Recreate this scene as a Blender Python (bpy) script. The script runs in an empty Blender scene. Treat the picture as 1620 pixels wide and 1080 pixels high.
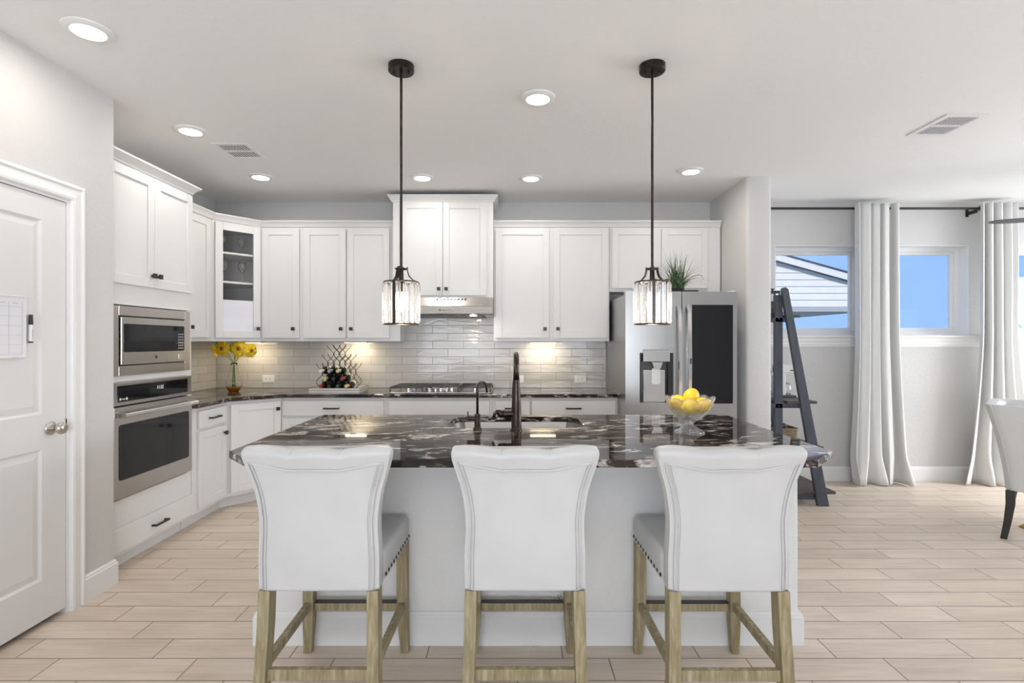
import bpy, bmesh, math, random
from mathutils import Vector, Matrix, Euler
random.seed(7)
C = bpy.context.scene.collection
SC = bpy.context.scene
PI = math.pi
R = math.radians

# ------------------------------------------------------------------ camera, world, sun, large lights, exposure
YB = 5.20          # inner face of the back wall
CEIL = 2.74
cam_d = bpy.data.cameras.new('camera'); cam = bpy.data.objects.new('camera', cam_d); C.objects.link(cam)
cam_d.sensor_width = 36; cam_d.lens = 835 / 1620 * 36; cam_d.clip_start = 0.05
cam.location = (0, 0, 1.37); cam.rotation_euler = (PI / 2, 0, 0)
SC.camera = cam
SC.view_settings.view_transform = 'Standard'
SC.view_settings.look = 'None'
SC.view_settings.gamma = 1
SC.view_settings.use_curve_mapping = False
SC.view_settings.exposure = 0.0

world = bpy.data.worlds.new('sky'); SC.world = world; world.use_nodes = True
wt = world.node_tree; wt.nodes.clear()
wo = wt.nodes.new('ShaderNodeOutputWorld'); wb = wt.nodes.new('ShaderNodeBackground')
tc = wt.nodes.new('ShaderNodeTexCoord'); ns = wt.nodes.new('ShaderNodeTexNoise'); cr = wt.nodes.new('ShaderNodeValToRGB')
ns.inputs['Scale'].default_value = 2.5; ns.inputs['Detail'].default_value = 4
cr.color_ramp.elements[0].position = 0.35; cr.color_ramp.elements[0].color = (0.25, 0.47, 0.93, 1)
cr.color_ramp.elements[1].position = 0.75; cr.color_ramp.elements[1].color = (0.40, 0.61, 0.96, 1)
wt.links.new(tc.outputs['Generated'], ns.inputs['Vector']); wt.links.new(ns.outputs['Fac'], cr.inputs['Fac'])
wt.links.new(cr.outputs['Color'], wb.inputs['Color']); wb.inputs['Strength'].default_value = 1.15
wt.links.new(wb.outputs[0], wo.inputs[0])

def area(name, loc, size, size_y, power, color, direction, parent=None, shape='RECTANGLE', spread=None):
    l = bpy.data.lights.new(name, 'AREA'); l.shape = shape; l.size = size
    if shape == 'RECTANGLE': l.size_y = size_y
    l.energy = power; l.color = color
    if spread: l.spread = spread
    o = bpy.data.objects.new(name, l); C.objects.link(o); o.location = loc
    o.rotation_euler = Vector(direction).to_track_quat('-Z', 'Y').to_euler()
    if parent: o.parent = parent
    return o

sun = bpy.data.lights.new('sun', 'SUN'); sun.energy = 3.2; sun.angle = R(1); sun.color = (1, 0.96, 0.9)
so = bpy.data.objects.new('sun', sun); C.objects.link(so)
so.rotation_euler = Vector((0.5, 0.8, -0.55)).to_track_quat('-Z', 'Y').to_euler()
# daylight at the right-wall door, plus added fill lamps for dining side and rear
DAY = (0.965, 0.985, 1.0)
area('daylight_right', (6.85, 0.3, 1.25), 3.6, 2.2, 24, DAY, (-1, 0.1, 1.1))
area('dining_fill', (6.85, 3.7, 1.35), 1.9, 1.9, 205, DAY, (-1, -0.25, -0.65))  # added lamp outside an invented window, brightens the dining floor
area('rear_fill', (-0.2, -3.35, 1.35), 4.4, 2.1, 190, DAY, (0.1, 1, 1.2))  # added lamp behind the camera, tilted up to brighten the ceiling

# ------------------------------------------------------------------ node helpers
class NT:
    def __init__(s, name):
        s.m = bpy.data.materials.new(name); s.m.use_nodes = True; s.t = s.m.node_tree
        s.p = s.t.nodes['Principled BSDF']; s.out = s.t.nodes['Material Output']
    def n(s, kind, **kw):
        nd = s.t.nodes.new(kind)
        for k, v in kw.items(): setattr(nd, k, v)
        return nd
    def l(s, a, b): s.t.links.new(a, b)
    def math(s, op, a, b=None, c=None):
        nd = s.n('ShaderNodeMath', operation=op)
        for i, v in enumerate((a, b, c)):
            if v is None: continue
            if isinstance(v, (int, float)): nd.inputs[i].default_value = v
            else: s.l(v, nd.inputs[i])
        return nd.outputs[0]
    def coord(s): return s.n('ShaderNodeTexCoord').outputs['Object']
    def world(s): return s.n('ShaderNodeNewGeometry').outputs['Position']
    def mapping(s, v, scale=(1, 1, 1), rot=(0, 0, 0), loc=(0, 0, 0)):
        nd = s.n('ShaderNodeMapping'); nd.inputs['Scale'].default_value = scale; nd.inputs['Rotation'].default_value = rot
        nd.inputs['Location'].default_value = loc
        s.l(v, nd.inputs['Vector']); return nd.outputs[0]
    def noise(s, v, scale, detail=3, rough=0.5, dist=0):
        nd = s.n('ShaderNodeTexNoise'); nd.inputs['Scale'].default_value = scale; nd.inputs['Detail'].default_value = detail
        nd.inputs['Roughness'].default_value = rough; nd.inputs['Distortion'].default_value = dist
        if v is not None: s.l(v, nd.inputs['Vector'])
        return nd.outputs['Fac']
    def ramp(s, f, stops):
        nd = s.n('ShaderNodeValToRGB'); e = nd.color_ramp.elements
        while len(e) < len(stops): e.new(0.5)
        for el, (p, c) in zip(e, stops):
            el.position = p; el.color = (*c, 1) if len(c) == 3 else c
        s.l(f, nd.inputs[0]); return nd.outputs[0]
    def mix(s, f, a, b, blend='MIX'):
        nd = s.n('ShaderNodeMix', data_type='RGBA', blend_type=blend)
        for i, v in ((0, f), (6, a), (7, b)):
            if isinstance(v, (int, float)): nd.inputs[i].default_value = v
            elif isinstance(v, tuple): nd.inputs[i].default_value = (*v, 1)
            else: s.l(v, nd.inputs[i])
        return nd.outputs[2]
    def bump(s, h, strength=0.2, dist=0.01, normal=None):
        nd = s.n('ShaderNodeBump'); nd.inputs['Strength'].default_value = strength; nd.inputs['Distance'].default_value = dist
        s.l(h, nd.inputs['Height'])
        if normal is not None: s.l(normal, nd.inputs['Normal'])
        s.l(nd.outputs[0], s.p.inputs['Normal']); return nd.outputs[0]
    def set(s, **kw):
        names = dict(color='Base Color', rough='Roughness', metal='Metallic', ior='IOR', spec='Specular IOR Level',
                     trans='Transmission Weight', emit='Emission Color', es='Emission Strength', coat='Coat Weight',
                     aniso='Anisotropic', sheen='Sheen Weight', sss='Subsurface Weight', alpha='Alpha')
        for k, v in kw.items():
            inp = s.p.inputs[names[k]]
            if isinstance(v, tuple): inp.default_value = (*v, 1)
            elif isinstance(v, (int, float)): inp.default_value = v
            else: s.l(v, inp)
        return s

def simple(name, color, rough=0.5, var=0.03, scale=6, bumpk=0.0, bscale=200, **kw):
    t = NT(name); co = t.coord()
    f = t.noise(co, scale, 3)
    a = tuple(max(0, c * (1 - var)) for c in color); b = tuple(min(1, c * (1 + var)) for c in color)
    t.set(color=t.ramp(f, [(0.3, a), (0.7, b)]), rough=rough, **kw)
    if bumpk: t.bump(t.noise(co, bscale, 3), bumpk, 0.002)
    return t.m

def wall_mat(name, color, bumpk=0.35, scale=38, rough=0.75):
    t = NT(name); w = t.world()
    big = t.noise(w, 1.2, 2)
    a = tuple(c * 0.985 for c in color)
    t.set(color=t.mix(big, a, color), rough=rough, spec=0.3)
    n1 = t.noise(w, scale, 4, 0.6, 0.6)
    h = t.ramp(n1, [(0.42, (0, 0, 0)), (0.62, (1, 1, 1))])
    t.bump(h, bumpk, 0.0025)
    return t.m

M = {}
M['wall'] = wall_mat('wall_paint', (0.635, 0.63, 0.62))
M['ceiling'] = wall_mat('ceiling_paint', (0.87, 0.87, 0.86), 0.3, 30)
M['island_wall'] = wall_mat('island_paint', (0.84, 0.835, 0.82), 0.45, 42)
M['trim'] = simple('white_trim_paint', (0.83, 0.83, 0.825), 0.32, 0.01)
M['cabinet'] = simple('white_cabinet_paint', (0.735, 0.735, 0.732), 0.33, 0.01)
M['cab_in'] = simple('cabinet_interior', (0.62, 0.6, 0.57), 0.5, 0.02)
M['door'] = simple('white_door_paint', (0.77, 0.77, 0.77), 0.3, 0.01)
M['black'] = simple('black_hardware', (0.018, 0.017, 0.016), 0.35, 0.2)
M['blackgloss'] = simple('black_gloss', (0.01, 0.01, 0.012), 0.06, 0.1)
M['plastic'] = simple('white_plastic', (0.82, 0.82, 0.8), 0.3, 0.01)
M['darkslot'] = simple('dark_slot', (0.02, 0.02, 0.02), 0.6, 0.1)
M['bronze'] = simple('oiled_bronze', (0.045, 0.034, 0.030), 0.28, 0.35, 30, metal=0.8)
M['nickel'] = simple('brushed_nickel', (0.55, 0.52, 0.48), 0.25, 0.05, metal=1.0)
M['chrome'] = simple('chrome', (0.75, 0.75, 0.75), 0.12, 0.02, metal=1.0)
M['greymetal'] = simple('dark_grey_metal', (0.10, 0.10, 0.105), 0.4, 0.1, metal=0.5)

def steel(name, base=(0.62, 0.60, 0.575), axis='x', rough=0.26):
    t = NT(name); co = t.coord()
    sc = {'x': (2, 300, 300), 'z': (300, 300, 2), 'y': (300, 2, 300)}[axis]
    g = t.noise(t.mapping(co, sc), 1.0, 3)
    t.set(color=t.ramp(g, [(0.3, tuple(c * 0.94 for c in base)), (0.7, base)]), metal=1.0,
          rough=t.math('MULTIPLY_ADD', g, 0.12, rough - 0.06))
    t.bump(g, 0.04, 0.001)
    return t.m
M['steel'] = steel('stainless_steel')
M['steel_dark'] = steel('sink_steel', (0.36, 0.34, 0.32), 'x', 0.34)
M['steel_v'] = steel('stainless_steel_fridge', (0.45, 0.45, 0.445), 'z', 0.33)
M['steel_y'] = steel('stainless_steel_oven', (0.60, 0.57, 0.54), 'y', 0.26)

def glassmat(name, color=(1, 1, 1), rough=0.0, ior=1.45, thin=False):
    m = bpy.data.materials.new(name); m.use_nodes = True; t = m.node_tree; t.nodes.clear()
    out = t.nodes.new('ShaderNodeOutputMaterial')
    if thin:   # a window pane: clear with a fresnel reflection
        tr = t.nodes.new('ShaderNodeBsdfTransparent'); gl = t.nodes.new('ShaderNodeBsdfGlossy'); mx = t.nodes.new('ShaderNodeMixShader')
        fr = t.nodes.new('ShaderNodeFresnel'); fr.inputs['IOR'].default_value = 1.45
        gl.inputs['Roughness'].default_value = 0.0; tr.inputs['Color'].default_value = (*color, 1)
        geo = t.nodes.new('ShaderNodeNewGeometry'); inv = t.nodes.new('ShaderNodeMath'); inv.operation = 'SUBTRACT'; inv.inputs[0].default_value = 1.0
        t.links.new(geo.outputs['Backfacing'], inv.inputs[1]); ml = t.nodes.new('ShaderNodeMath'); ml.operation = 'MULTIPLY'
        t.links.new(fr.outputs[0], ml.inputs[0]); t.links.new(inv.outputs[0], ml.inputs[1])
        t.links.new(ml.outputs[0], mx.inputs[0]); t.links.new(tr.outputs[0], mx.inputs[1]); t.links.new(gl.outputs[0], mx.inputs[2])
        t.links.new(mx.outputs[0], out.inputs[0])
    else:
        g = t.nodes.new('ShaderNodeBsdfGlass'); g.inputs['Color'].default_value = (*color, 1)
        g.inputs['Roughness'].default_value = rough; g.inputs['IOR'].default_value = ior
        t.links.new(g.outputs[0], out.inputs[0])
    return m
M['pane'] = glassmat('window_glass', thin=True)
M['crystal'] = glassmat('crystal_glass', (0.97, 0.975, 0.98), 0.0, 1.52)
def cutglass(name, dif, tr_):
    m = bpy.data.materials.new(name); m.use_nodes = True; t = m.node_tree; t.nodes.clear()
    out = t.nodes.new('ShaderNodeOutputMaterial'); g = t.nodes.new('ShaderNodeBsdfGlass'); g.inputs['IOR'].default_value = 1.5
    d = t.nodes.new('ShaderNodeBsdfTranslucent'); d.inputs[0].default_value = (0.95, 0.95, 0.95, 1); x = t.nodes.new('ShaderNodeBsdfTransparent')
    a = t.nodes.new('ShaderNodeMixShader'); a.inputs[0].default_value = dif; b_ = t.nodes.new('ShaderNodeMixShader'); b_.inputs[0].default_value = tr_
    t.links.new(g.outputs[0], a.inputs[1]); t.links.new(d.outputs[0], a.inputs[2]); t.links.new(a.outputs[0], b_.inputs[1]); t.links.new(x.outputs[0], b_.inputs[2]); t.links.new(b_.outputs[0], out.inputs[0])
    return m
M['cutglass'] = cutglass('cut_crystal', 0.14, 0.45)
M['crystal'] = cutglass('crystal_glass_bar', 0.07, 0.05)
M['vaseglass'] = glassmat('vase_glass', (0.995, 0.995, 0.985), 0.0, 1.25)
M['amber'] = glassmat('amber_glass', (0.75, 0.48, 0.06), 0.05, 1.4)
M['greenglass'] = simple('dark_bottle_glass', (0.008, 0.012, 0.008), 0.05, 0.1)

def emis(name, color, s):
    t = NT(name); t.set(color=(0.8, 0.8, 0.8), emit=color, es=s); return t.m
M['lens'] = emis('lit_lens', (1, 0.97, 0.92), 9)
M['bulb'] = emis('lit_bulb', (1, 0.86, 0.68), 30)
M['strip'] = emis('lit_strip', (1, 0.87, 0.62), 11)
M['clock'] = emis('clock_digits', (0.55, 0.62, 0.7), 0.5)

# floor: wood-look porcelain planks 59 x 15 cm, each row shifted by a third
def floor_mat():
    t = NT('wood_look_tile'); w = t.world(); sx = t.n('ShaderNodeSeparateXYZ'); t.l(w, sx.inputs[0])
    X, Y = sx.outputs[0], sx.outputs[1]
    L, W, gr = 0.5925, 0.1503, 0.0021
    v = t.math('DIVIDE', t.math('SUBTRACT', Y, 2.734), W)
    row = t.math('FLOOR', v); fv = t.math('SUBTRACT', v, row)
    off = t.math('MULTIPLY_ADD', t.math('ADD', row, 1.0), -0.1975, 0.418)
    u = t.math('DIVIDE', t.math('SUBTRACT', X, off), L)
    col = t.math('FLOOR', u); fu = t.math('SUBTRACT', u, col)
    du = t.math('MULTIPLY', t.math('MINIMUM', fu, t.math('SUBTRACT', 1.0, fu)), L)
    dv = t.math('MULTIPLY', t.math('MINIMUM', fv, t.math('SUBTRACT', 1.0, fv)), W)
    d = t.math('MINIMUM', du, dv)
    mr = t.n('ShaderNodeMapRange', interpolation_type='SMOOTHSTEP'); t.l(d, mr.inputs[0])
    mr.inputs[1].default_value = gr * 0.6; mr.inputs[2].default_value = gr * 1.5
    tile = mr.outputs[0]
    cb = t.n('ShaderNodeCombineXYZ'); t.l(col, cb.inputs[0]); t.l(row, cb.inputs[1])
    wn = t.n('ShaderNodeTexWhiteNoise', noise_dimensions='2D'); t.l(cb.outputs[0], wn.inputs[0])
    rnd = wn.outputs[0]
    # grain: strongly stretched along X, different on every tile
    cb2 = t.n('ShaderNodeCombineXYZ'); t.l(X, cb2.inputs[0]); t.l(Y, cb2.inputs[1]); t.l(t.math('MULTIPLY', rnd, 40.0), cb2.inputs[2])
    g1 = t.noise(t.mapping(cb2.outputs[0], (3.0, 60, 1)), 1.0, 5, 0.6, 0.4)
    g2 = t.noise(t.mapping(cb2.outputs[0], (12.0, 260, 1)), 1.0, 3, 0.6)
    g3 = t.noise(t.mapping(cb2.outputs[0], (2.2, 9, 1)), 1.0, 3, 0.5)
    g = t.math('ADD', t.math('ADD', t.math('MULTIPLY', g1, 0.45), t.math('MULTIPLY', g2, 0.2)), t.math('MULTIPLY', g3, 0.35))
    wood = t.ramp(g, [(0.28, (0.54, 0.445, 0.355)), (0.5, (0.705, 0.605, 0.505)), (0.72, (0.85, 0.75, 0.65))])
    tint = t.ramp(rnd, [(0.0, (0.92, 0.905, 0.89)), (1.0, (1.04, 1.035, 1.03))])
    c = t.mix(1.0, wood, tint, 'MULTIPLY')
    c = t.mix(tile, (0.17, 0.125, 0.10), c)
    t.set(color=c, rough=t.math('MULTIPLY_ADD', g, 0.2, 0.30), spec=0.45)
    t.bump(t.math('ADD', tile, t.math('MULTIPLY', g1, 0.10)), 0.25, 0.0015)
    return t.m
M['floor'] = floor_mat()

# subway tile backsplash; horizontal coordinate is X on the back wall, Y on the left wall
def splash_mat():
    t = NT('subway_tile'); w = t.world(); sx = t.n('ShaderNodeSeparateXYZ'); t.l(w, sx.inputs[0])
    Xc = t.math('ADD', sx.outputs[0], t.math('SUBTRACT', sx.outputs[1], YB))
    L, H, gr = 0.3034, 0.0770, 0.0016
    v = t.math('DIVIDE', t.math('SUBTRACT', sx.outputs[2], 0.9125), H)
    row = t.math('FLOOR', v); fv = t.math('SUBTRACT', v, row)
    odd = t.math('MULTIPLY', t.math('FLOORED_MODULO', row, 2.0), L / 2)
    u = t.math('DIVIDE', t.math('ADD', t.math('ADD', Xc, 0.639), odd), L)
    col = t.math('FLOOR', u); fu = t.math('SUBTRACT', u, col)
    du = t.math('MULTIPLY', t.math('MINIMUM', fu, t.math('SUBTRACT', 1.0, fu)), L)
    dv = t.math('MULTIPLY', t.math('MINIMUM', fv, t.math('SUBTRACT', 1.0, fv)), H)
    d = t.math('MINIMUM', du, dv)
    mr = t.n('ShaderNodeMapRange', interpolation_type='SMOOTHSTEP'); t.l(d, mr.inputs[0])
    mr.inputs[1].default_value = gr * 0.6; mr.inputs[2].default_value = gr * 1.7
    cb = t.n('ShaderNodeCombineXYZ'); t.l(col, cb.inputs[0]); t.l(row, cb.inputs[1])
    wn = t.n('ShaderNodeTexWhiteNoise', noise_dimensions='2D'); t.l(cb.outputs[0], wn.inputs[0])
    base = t.ramp(wn.outputs[0], [(0, (0.50, 0.485, 0.46)), (1, (0.585, 0.57, 0.545))])
    mott = t.noise(t.mapping(w, (8, 8, 30)), 1.0, 4, 0.6)
    base = t.mix(t.math('MULTIPLY', mott, 0.25), base, (0.66, 0.645, 0.62))
    c = t.mix(mr.outputs[0], (0.27, 0.255, 0.235), base)
    t.set(color=c, rough=t.math('MULTIPLY_ADD', mr.outputs[0], -0.6, 0.7), spec=0.5)
    wav = t.noise(t.mapping(w, (7, 7, 22)), 1.0, 2, 0.4, 0.5)
    t.bump(t.math('ADD', mr.outputs[0], t.math('MULTIPLY', wav, 2.6)), 0.35, 0.0022)
    return t.m
M['splash'] = splash_mat()

def granite():
    t = NT('black_granite'); w = t.world()
    wr = t.mapping(w, (1, 1, 1), (0, 0, R(-9)))
    warp = t.noise(t.mapping(wr, (1.6, 4.5, 3)), 1.0, 3, 0.5)
    cb = t.n('ShaderNodeCombineXYZ'); t.l(t.math('MULTIPLY', warp, 1.6), cb.inputs[1])
    va = t.n('ShaderNodeVectorMath', operation='ADD'); t.l(t.mapping(wr, (5.5, 12, 14)), va.inputs[0]); t.l(cb.outputs[0], va.inputs[1])
    s1 = t.noise(va.outputs[0], 1.0, 10, 0.74, 0.7)
    s2 = t.noise(t.mapping(wr, (1.1, 3.0, 3), loc=(3, 1, 0)), 1.0, 3, 0.55, 0.6)
    s3 = t.noise(t.mapping(wr, (30, 75, 75)), 1.0, 5, 0.7)
    dark = t.ramp(s2, [(0.42, (0.006, 0.0055, 0.0055)), (0.62, (0.050, 0.036, 0.029))])
    veins = t.ramp(s1, [(0.51, (0, 0, 0)), (0.545, (0.3, 0.3, 0.3)), (0.58, (1, 1, 1))])
    veins = t.math('MULTIPLY', veins, t.ramp(t.noise(t.mapping(wr, (1.5, 3.2, 3), loc=(7, 2, 1)), 1.0, 2), [(0.36, (0.15, 0.15, 0.15)), (0.52, (1, 1, 1))]))
    f = t.math('MULTIPLY', veins, t.ramp(s3, [(0.36, (0.25, 0.25, 0.25)), (0.56, (1, 1, 1))]))
    c = t.mix(f, dark, (0.74, 0.69, 0.65))
    t.set(color=c, rough=0.035, spec=0.38)
    return t.m
M['granite'] = granite()

def vinyl():
    t = NT('white_vinyl'); co = t.coord()
    cr_ = t.noise(co, 5, 2)
    t.set(color=t.ramp(cr_, [(0.3, (0.60, 0.60, 0.597)), (0.7, (0.65, 0.65, 0.647))]), rough=0.42, spec=0.45)
    n1 = t.noise(co, 260, 2); n2 = t.noise(co, 9, 3, 0.5, 0.5)
    bl = t.n('ShaderNodeTexVoronoi'); bl.inputs['Scale'].default_value = 45; t.l(co, bl.inputs['Vector'])
    blis = t.ramp(bl.outputs['Distance'], [(0.0, (1, 1, 1)), (0.09, (0, 0, 0))])
    rare = t.ramp(t.noise(co, 9, 1), [(0.60, (0, 0, 0)), (0.66, (1, 1, 1))])
    h = t.math('ADD', t.math('ADD', t.math('MULTIPLY', n1, 0.06), t.math('MULTIPLY', n2, 0.7)), t.math('MULTIPLY', t.math('MULTIPLY', blis, rare), 0.4))
    t.bump(h, 0.25, 0.004)
    return t.m
M['vinyl'] = vinyl()
M['piping'] = simple('vinyl_piping', (0.66, 0.66, 0.65), 0.4, 0.02)

def legwood():
    t = NT('weathered_oak'); co = t.coord()
    g = t.noise(t.mapping(co, (60, 60, 6)), 1.0, 5, 0.65, 0.3)
    g2 = t.noise(t.mapping(co, (14, 14, 3)), 1.0, 3)
    c = t.ramp(g, [(0.3, (0.20, 0.148, 0.072)), (0.5, (0.33, 0.265, 0.15)), (0.72, (0.52, 0.455, 0.32))])
    c = t.mix(t.math('MULTIPLY', g2, 0.3), c, (0.33, 0.33, 0.20))
    t.set(color=c, rough=0.6); t.bump(g, 0.25, 0.002)
    return t.m
M['oak'] = legwood()
M['crease_shade'] = simple('painted_crease_shade', (0.33, 0.33, 0.33), 0.7, 0.05)  # grey for the shade line painted beside the stool piping

def shelfwood():
    t = NT('slate_painted_wood'); co = t.coord()
    g = t.noise(t.mapping(co, (30, 30, 4)), 1.0, 4, 0.6)
    t.set(color=t.ramp(g, [(0.3, (0.045, 0.053, 0.068)), (0.7, (0.075, 0.085, 0.105))]), rough=0.5); t.bump(g, 0.1, 0.002)
    return t.m
M['slate'] = shelfwood()
M['board'] = simple('dark_brown_board', (0.075, 0.062, 0.058), 0.45, 0.3, 20)

def curtain_mat():
    t = NT('curtain_linen'); co = t.coord()
    g = t.noise(t.mapping(co, (300, 300, 300)), 1.0, 2)
    t.set(color=t.ramp(g, [(0.3, (0.68, 0.68, 0.665)), (0.7, (0.75, 0.75, 0.735))]), rough=0.85, sheen=0.2)
    t.bump(g, 0.1, 0.001)
    return t.m
M['curtain'] = curtain_mat()

def petalmat():
    t = NT('yellow_petals'); co = t.coord()
    g = t.noise(co, 60, 2)
    t.set(color=t.ramp(g, [(0.3, (0.93, 0.58, 0.01)), (0.7, (0.98, 0.76, 0.04))]), rough=0.5)
    return t.m
M['petal'] = petalmat()
M['flowereye'] = simple('orange_flower_eye', (0.55, 0.20, 0.02), 0.7, 0.3, 60)
M['eyedark'] = simple('brown_flower_eye', (0.10, 0.035, 0.02), 0.8, 0.3, 60)
M['stem'] = simple('green_stem', (0.16, 0.26, 0.06), 0.5, 0.2, 30)
M['leaf'] = simple('grass_blade', (0.035, 0.085, 0.025), 0.5, 0.5, 25)
M['leafdry'] = simple('pale_grass_blade', (0.20, 0.21, 0.11), 0.6, 0.4, 25)

def lemonmat():
    t = NT('lemon_skin'); co = t.coord()
    g = t.noise(co, 20, 3)
    t.set(color=t.ramp(g, [(0.3, (0.82, 0.52, 0.01)), (0.7, (0.93, 0.69, 0.03))]), rough=0.38, sss=0.05)
    t.bump(t.noise(co, 220, 2), 0.25, 0.002)
    return t.m
M['lemon'] = lemonmat()
M['sidingw'] = simple('white_siding', (0.76, 0.735, 0.69), 0.6, 0.03)
M['roofing'] = simple('grey_shingles', (0.10, 0.10, 0.11), 0.9, 0.3, 30)
M['soffit'] = simple('grey_soffit', (0.42, 0.42, 0.42), 0.7, 0.03)
M['vent_dark'] = simple('vent_duct_grey', (0.13, 0.13, 0.13), 0.7, 0.1)
M['gold'] = simple('brushed_gold', (0.70, 0.47, 0.16), 0.28, 0.05, metal=1.0)
M['grass'] = simple('pale_concrete', (0.42, 0.41, 0.39), 0.9, 0.4, 8)
M['marker'] = simple('marker_white', (0.8, 0.8, 0.8), 0.3, 0.01)
M['gridline'] = simple('calendar_lines', (0.50, 0.50, 0.58), 0.5, 0.02)
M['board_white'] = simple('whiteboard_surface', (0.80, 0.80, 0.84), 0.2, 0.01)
M['wicker'] = simple('wicker', (0.28, 0.21, 0.13), 0.8, 0.4, 90, 0.6, 60)
M['walnut'] = simple('dark_metal_grill', (0.03, 0.03, 0.03), 0.5, 0.2)

# ------------------------------------------------------------------ mesh builder
class MB:
    def __init__(s): s.bm = bmesh.new()
    def poly(s, pts):
        return s.bm.faces.new([s.bm.verts.new(p) for p in pts])
    def box(s, x0, x1, y0, y1, z0, z1, m=None):
        v = [Vector((x, y, z)) for z in (z0, z1) for x, y in ((x0, y0), (x1, y0), (x1, y1), (x0, y1))]
        if m is not None: v = [m @ p for p in v]
        v = [s.bm.verts.new(p) for p in v]
        for f in ((3, 2, 1, 0), (4, 5, 6, 7), (0, 1, 5, 4), (1, 2, 6, 5), (2, 3, 7, 6), (3, 0, 4, 7)):
            s.bm.faces.new([v[i] for i in f])
        return s
    def hexa(s, lo, hi):      # lower ring of 4 points, upper ring of 4 points
        v = [s.bm.verts.new(p) for p in list(lo) + list(hi)]
        for f in ((3, 2, 1, 0), (4, 5, 6, 7), (0, 1, 5, 4), (1, 2, 6, 5), (2, 3, 7, 6), (3, 0, 4, 7)):
            s.bm.faces.new([v[i] for i in f])
        return s
    def prism(s, pts, fa, fb):   # pts 2D -> 3D by fa (start cap) and fb (end cap)
        a = [s.bm.verts.new(fa(p)) for p in pts]; b = [s.bm.verts.new(fb(p)) for p in pts]
        n = len(pts)
        s.bm.faces.new(a[::-1]); s.bm.faces.new(b)
        for i in range(n): s.bm.faces.new([a[i], a[(i + 1) % n], b[(i + 1) % n], b[i]])
        return s
    def plan(s, pts, z0, z1):
        return s.prism(pts, lambda p: (p[0], p[1], z0), lambda p: (p[0], p[1], z1))
    def rings(s, rings, closed=True, cap=True):
        vs = [[s.bm.verts.new(p) for p in r] for r in rings]; n = len(rings[0])
        for a, b in zip(vs[:-1], vs[1:]):
            for i in range(n if closed else n - 1):
                s.bm.faces.new([a[i], a[(i + 1) % n], b[(i + 1) % n], b[i]])
        if cap and closed:
            s.bm.faces.new(vs[0][::-1]); s.bm.faces.new(vs[-1])
        return s
    def tube(s, pts, r, n=10, cap=True, flat=None):
        pts = [Vector(p) for p in pts]; rs = r if isinstance(r, (list, tuple)) else [r] * len(pts)
        up = None; rings = []
        for i, p in enumerate(pts):
            a = pts[max(i - 1, 0)]; b = pts[min(i + 1, len(pts) - 1)]
            t = (b - a).normalized()
            if up is None: up = Vector((0, 0, 1)) if abs(t.z) < 0.95 else Vector((1, 0, 0))
            up = (up - t * up.dot(t)).normalized(); sd = t.cross(up)
            fu = flat if flat else 1
            rings.append([p + (sd * math.cos(2 * PI * k / n) + up * fu * math.sin(2 * PI * k / n)) * rs[i] for k in range(n)])
        return s.rings(rings, True, cap)
    def lathe(s, prof, n=32, c=(0, 0, 0), m=None, mod=None):
        rings = []
        for r, z in prof:
            ring = []
            for k in range(n):
                a = 2 * PI * k / n; rr = r * (mod(a, z) if mod else 1)
                p = Vector((rr * math.cos(a), rr * math.sin(a), z))
                if m is not None: p = m @ p
                ring.append(p + Vector(c))
            rings.append(ring)
        return s.rings(rings, True, True)
    def cyl(s, a, b, r, n=20, r2=None): return s.tube([a, b], [r, r if r2 is None else r2], n)
    def ball(s, c, r, n=16, sc=(1, 1, 1)):
        m = Matrix.Translation(c) @ Matrix.Diagonal((*sc, 1))
        bmesh.ops.create_uvsphere(s.bm, u_segments=n, v_segments=max(6, n // 2), radius=r, matrix=m); return s
    def torus(s, c, Rr, r, n=32, k=8, flat=1.0):
        rings = []
        for i in range(n):
            a = 2 * PI * i / n
            rings.append([Vector(c) + Vector(((Rr + r * math.cos(2 * PI * j / k)) * math.cos(a), (Rr + r * math.cos(2 * PI * j / k)) * math.sin(a), r * flat * math.sin(2 * PI * j / k))) for j in range(k)])
        rings.append(rings[0]); return s.rings(rings, True, False)
    def holes(s, outer, holes, z0, z1):
        for z, flip in ((z0, True), (z1, False)):
            es = []
            for loop in [outer] + holes:
                vs = [s.bm.verts.new((p[0], p[1], z)) for p in loop]
                es += [s.bm.edges.new((vs[i], vs[(i + 1) % len(vs)])) for i in range(len(vs))]
            bmesh.ops.triangle_fill(s.bm, use_beauty=True, use_dissolve=False, edges=es)
        for loop in [outer] + holes:
            n = len(loop)
            for i in range(n):
                p, q = loop[i], loop[(i + 1) % n]
                s.poly([(p[0], p[1], z0), (q[0], q[1], z0), (q[0], q[1], z1), (p[0], p[1], z1)])
        bmesh.ops.remove_doubles(s.bm, verts=s.bm.verts, dist=1e-6)
        return s
    def build(s, name, mat, parent=None, bevel=0, seg=2, smooth=False, loc=None, rot=None, sub=0, sharp=None):
        bmesh.ops.recalc_face_normals(s.bm, faces=s.bm.faces)
        me = bpy.data.meshes.new(name); s.bm.to_mesh(me); s.bm.free()
        o = bpy.data.objects.new(name, me); C.objects.link(o)
        me.materials.append(M[mat] if isinstance(mat, str) else mat)
        if parent: o.parent = parent
        if loc is not None: o.location = loc
        if rot is not None: o.rotation_euler = rot
        if bevel:
            b = o.modifiers.new('bevel', 'BEVEL'); b.width = bevel; b.segments = seg; b.limit_method = 'ANGLE'; b.angle_limit = R(40)
            b.harden_normals = False
        if sub:
            m = o.modifiers.new('sub', 'SUBSURF'); m.levels = sub; m.render_levels = sub
        if smooth:
            for p in me.polygons: p.use_smooth = True
            if sharp:
                me.set_sharp_from_angle(angle=R(sharp))
        return o

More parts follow.
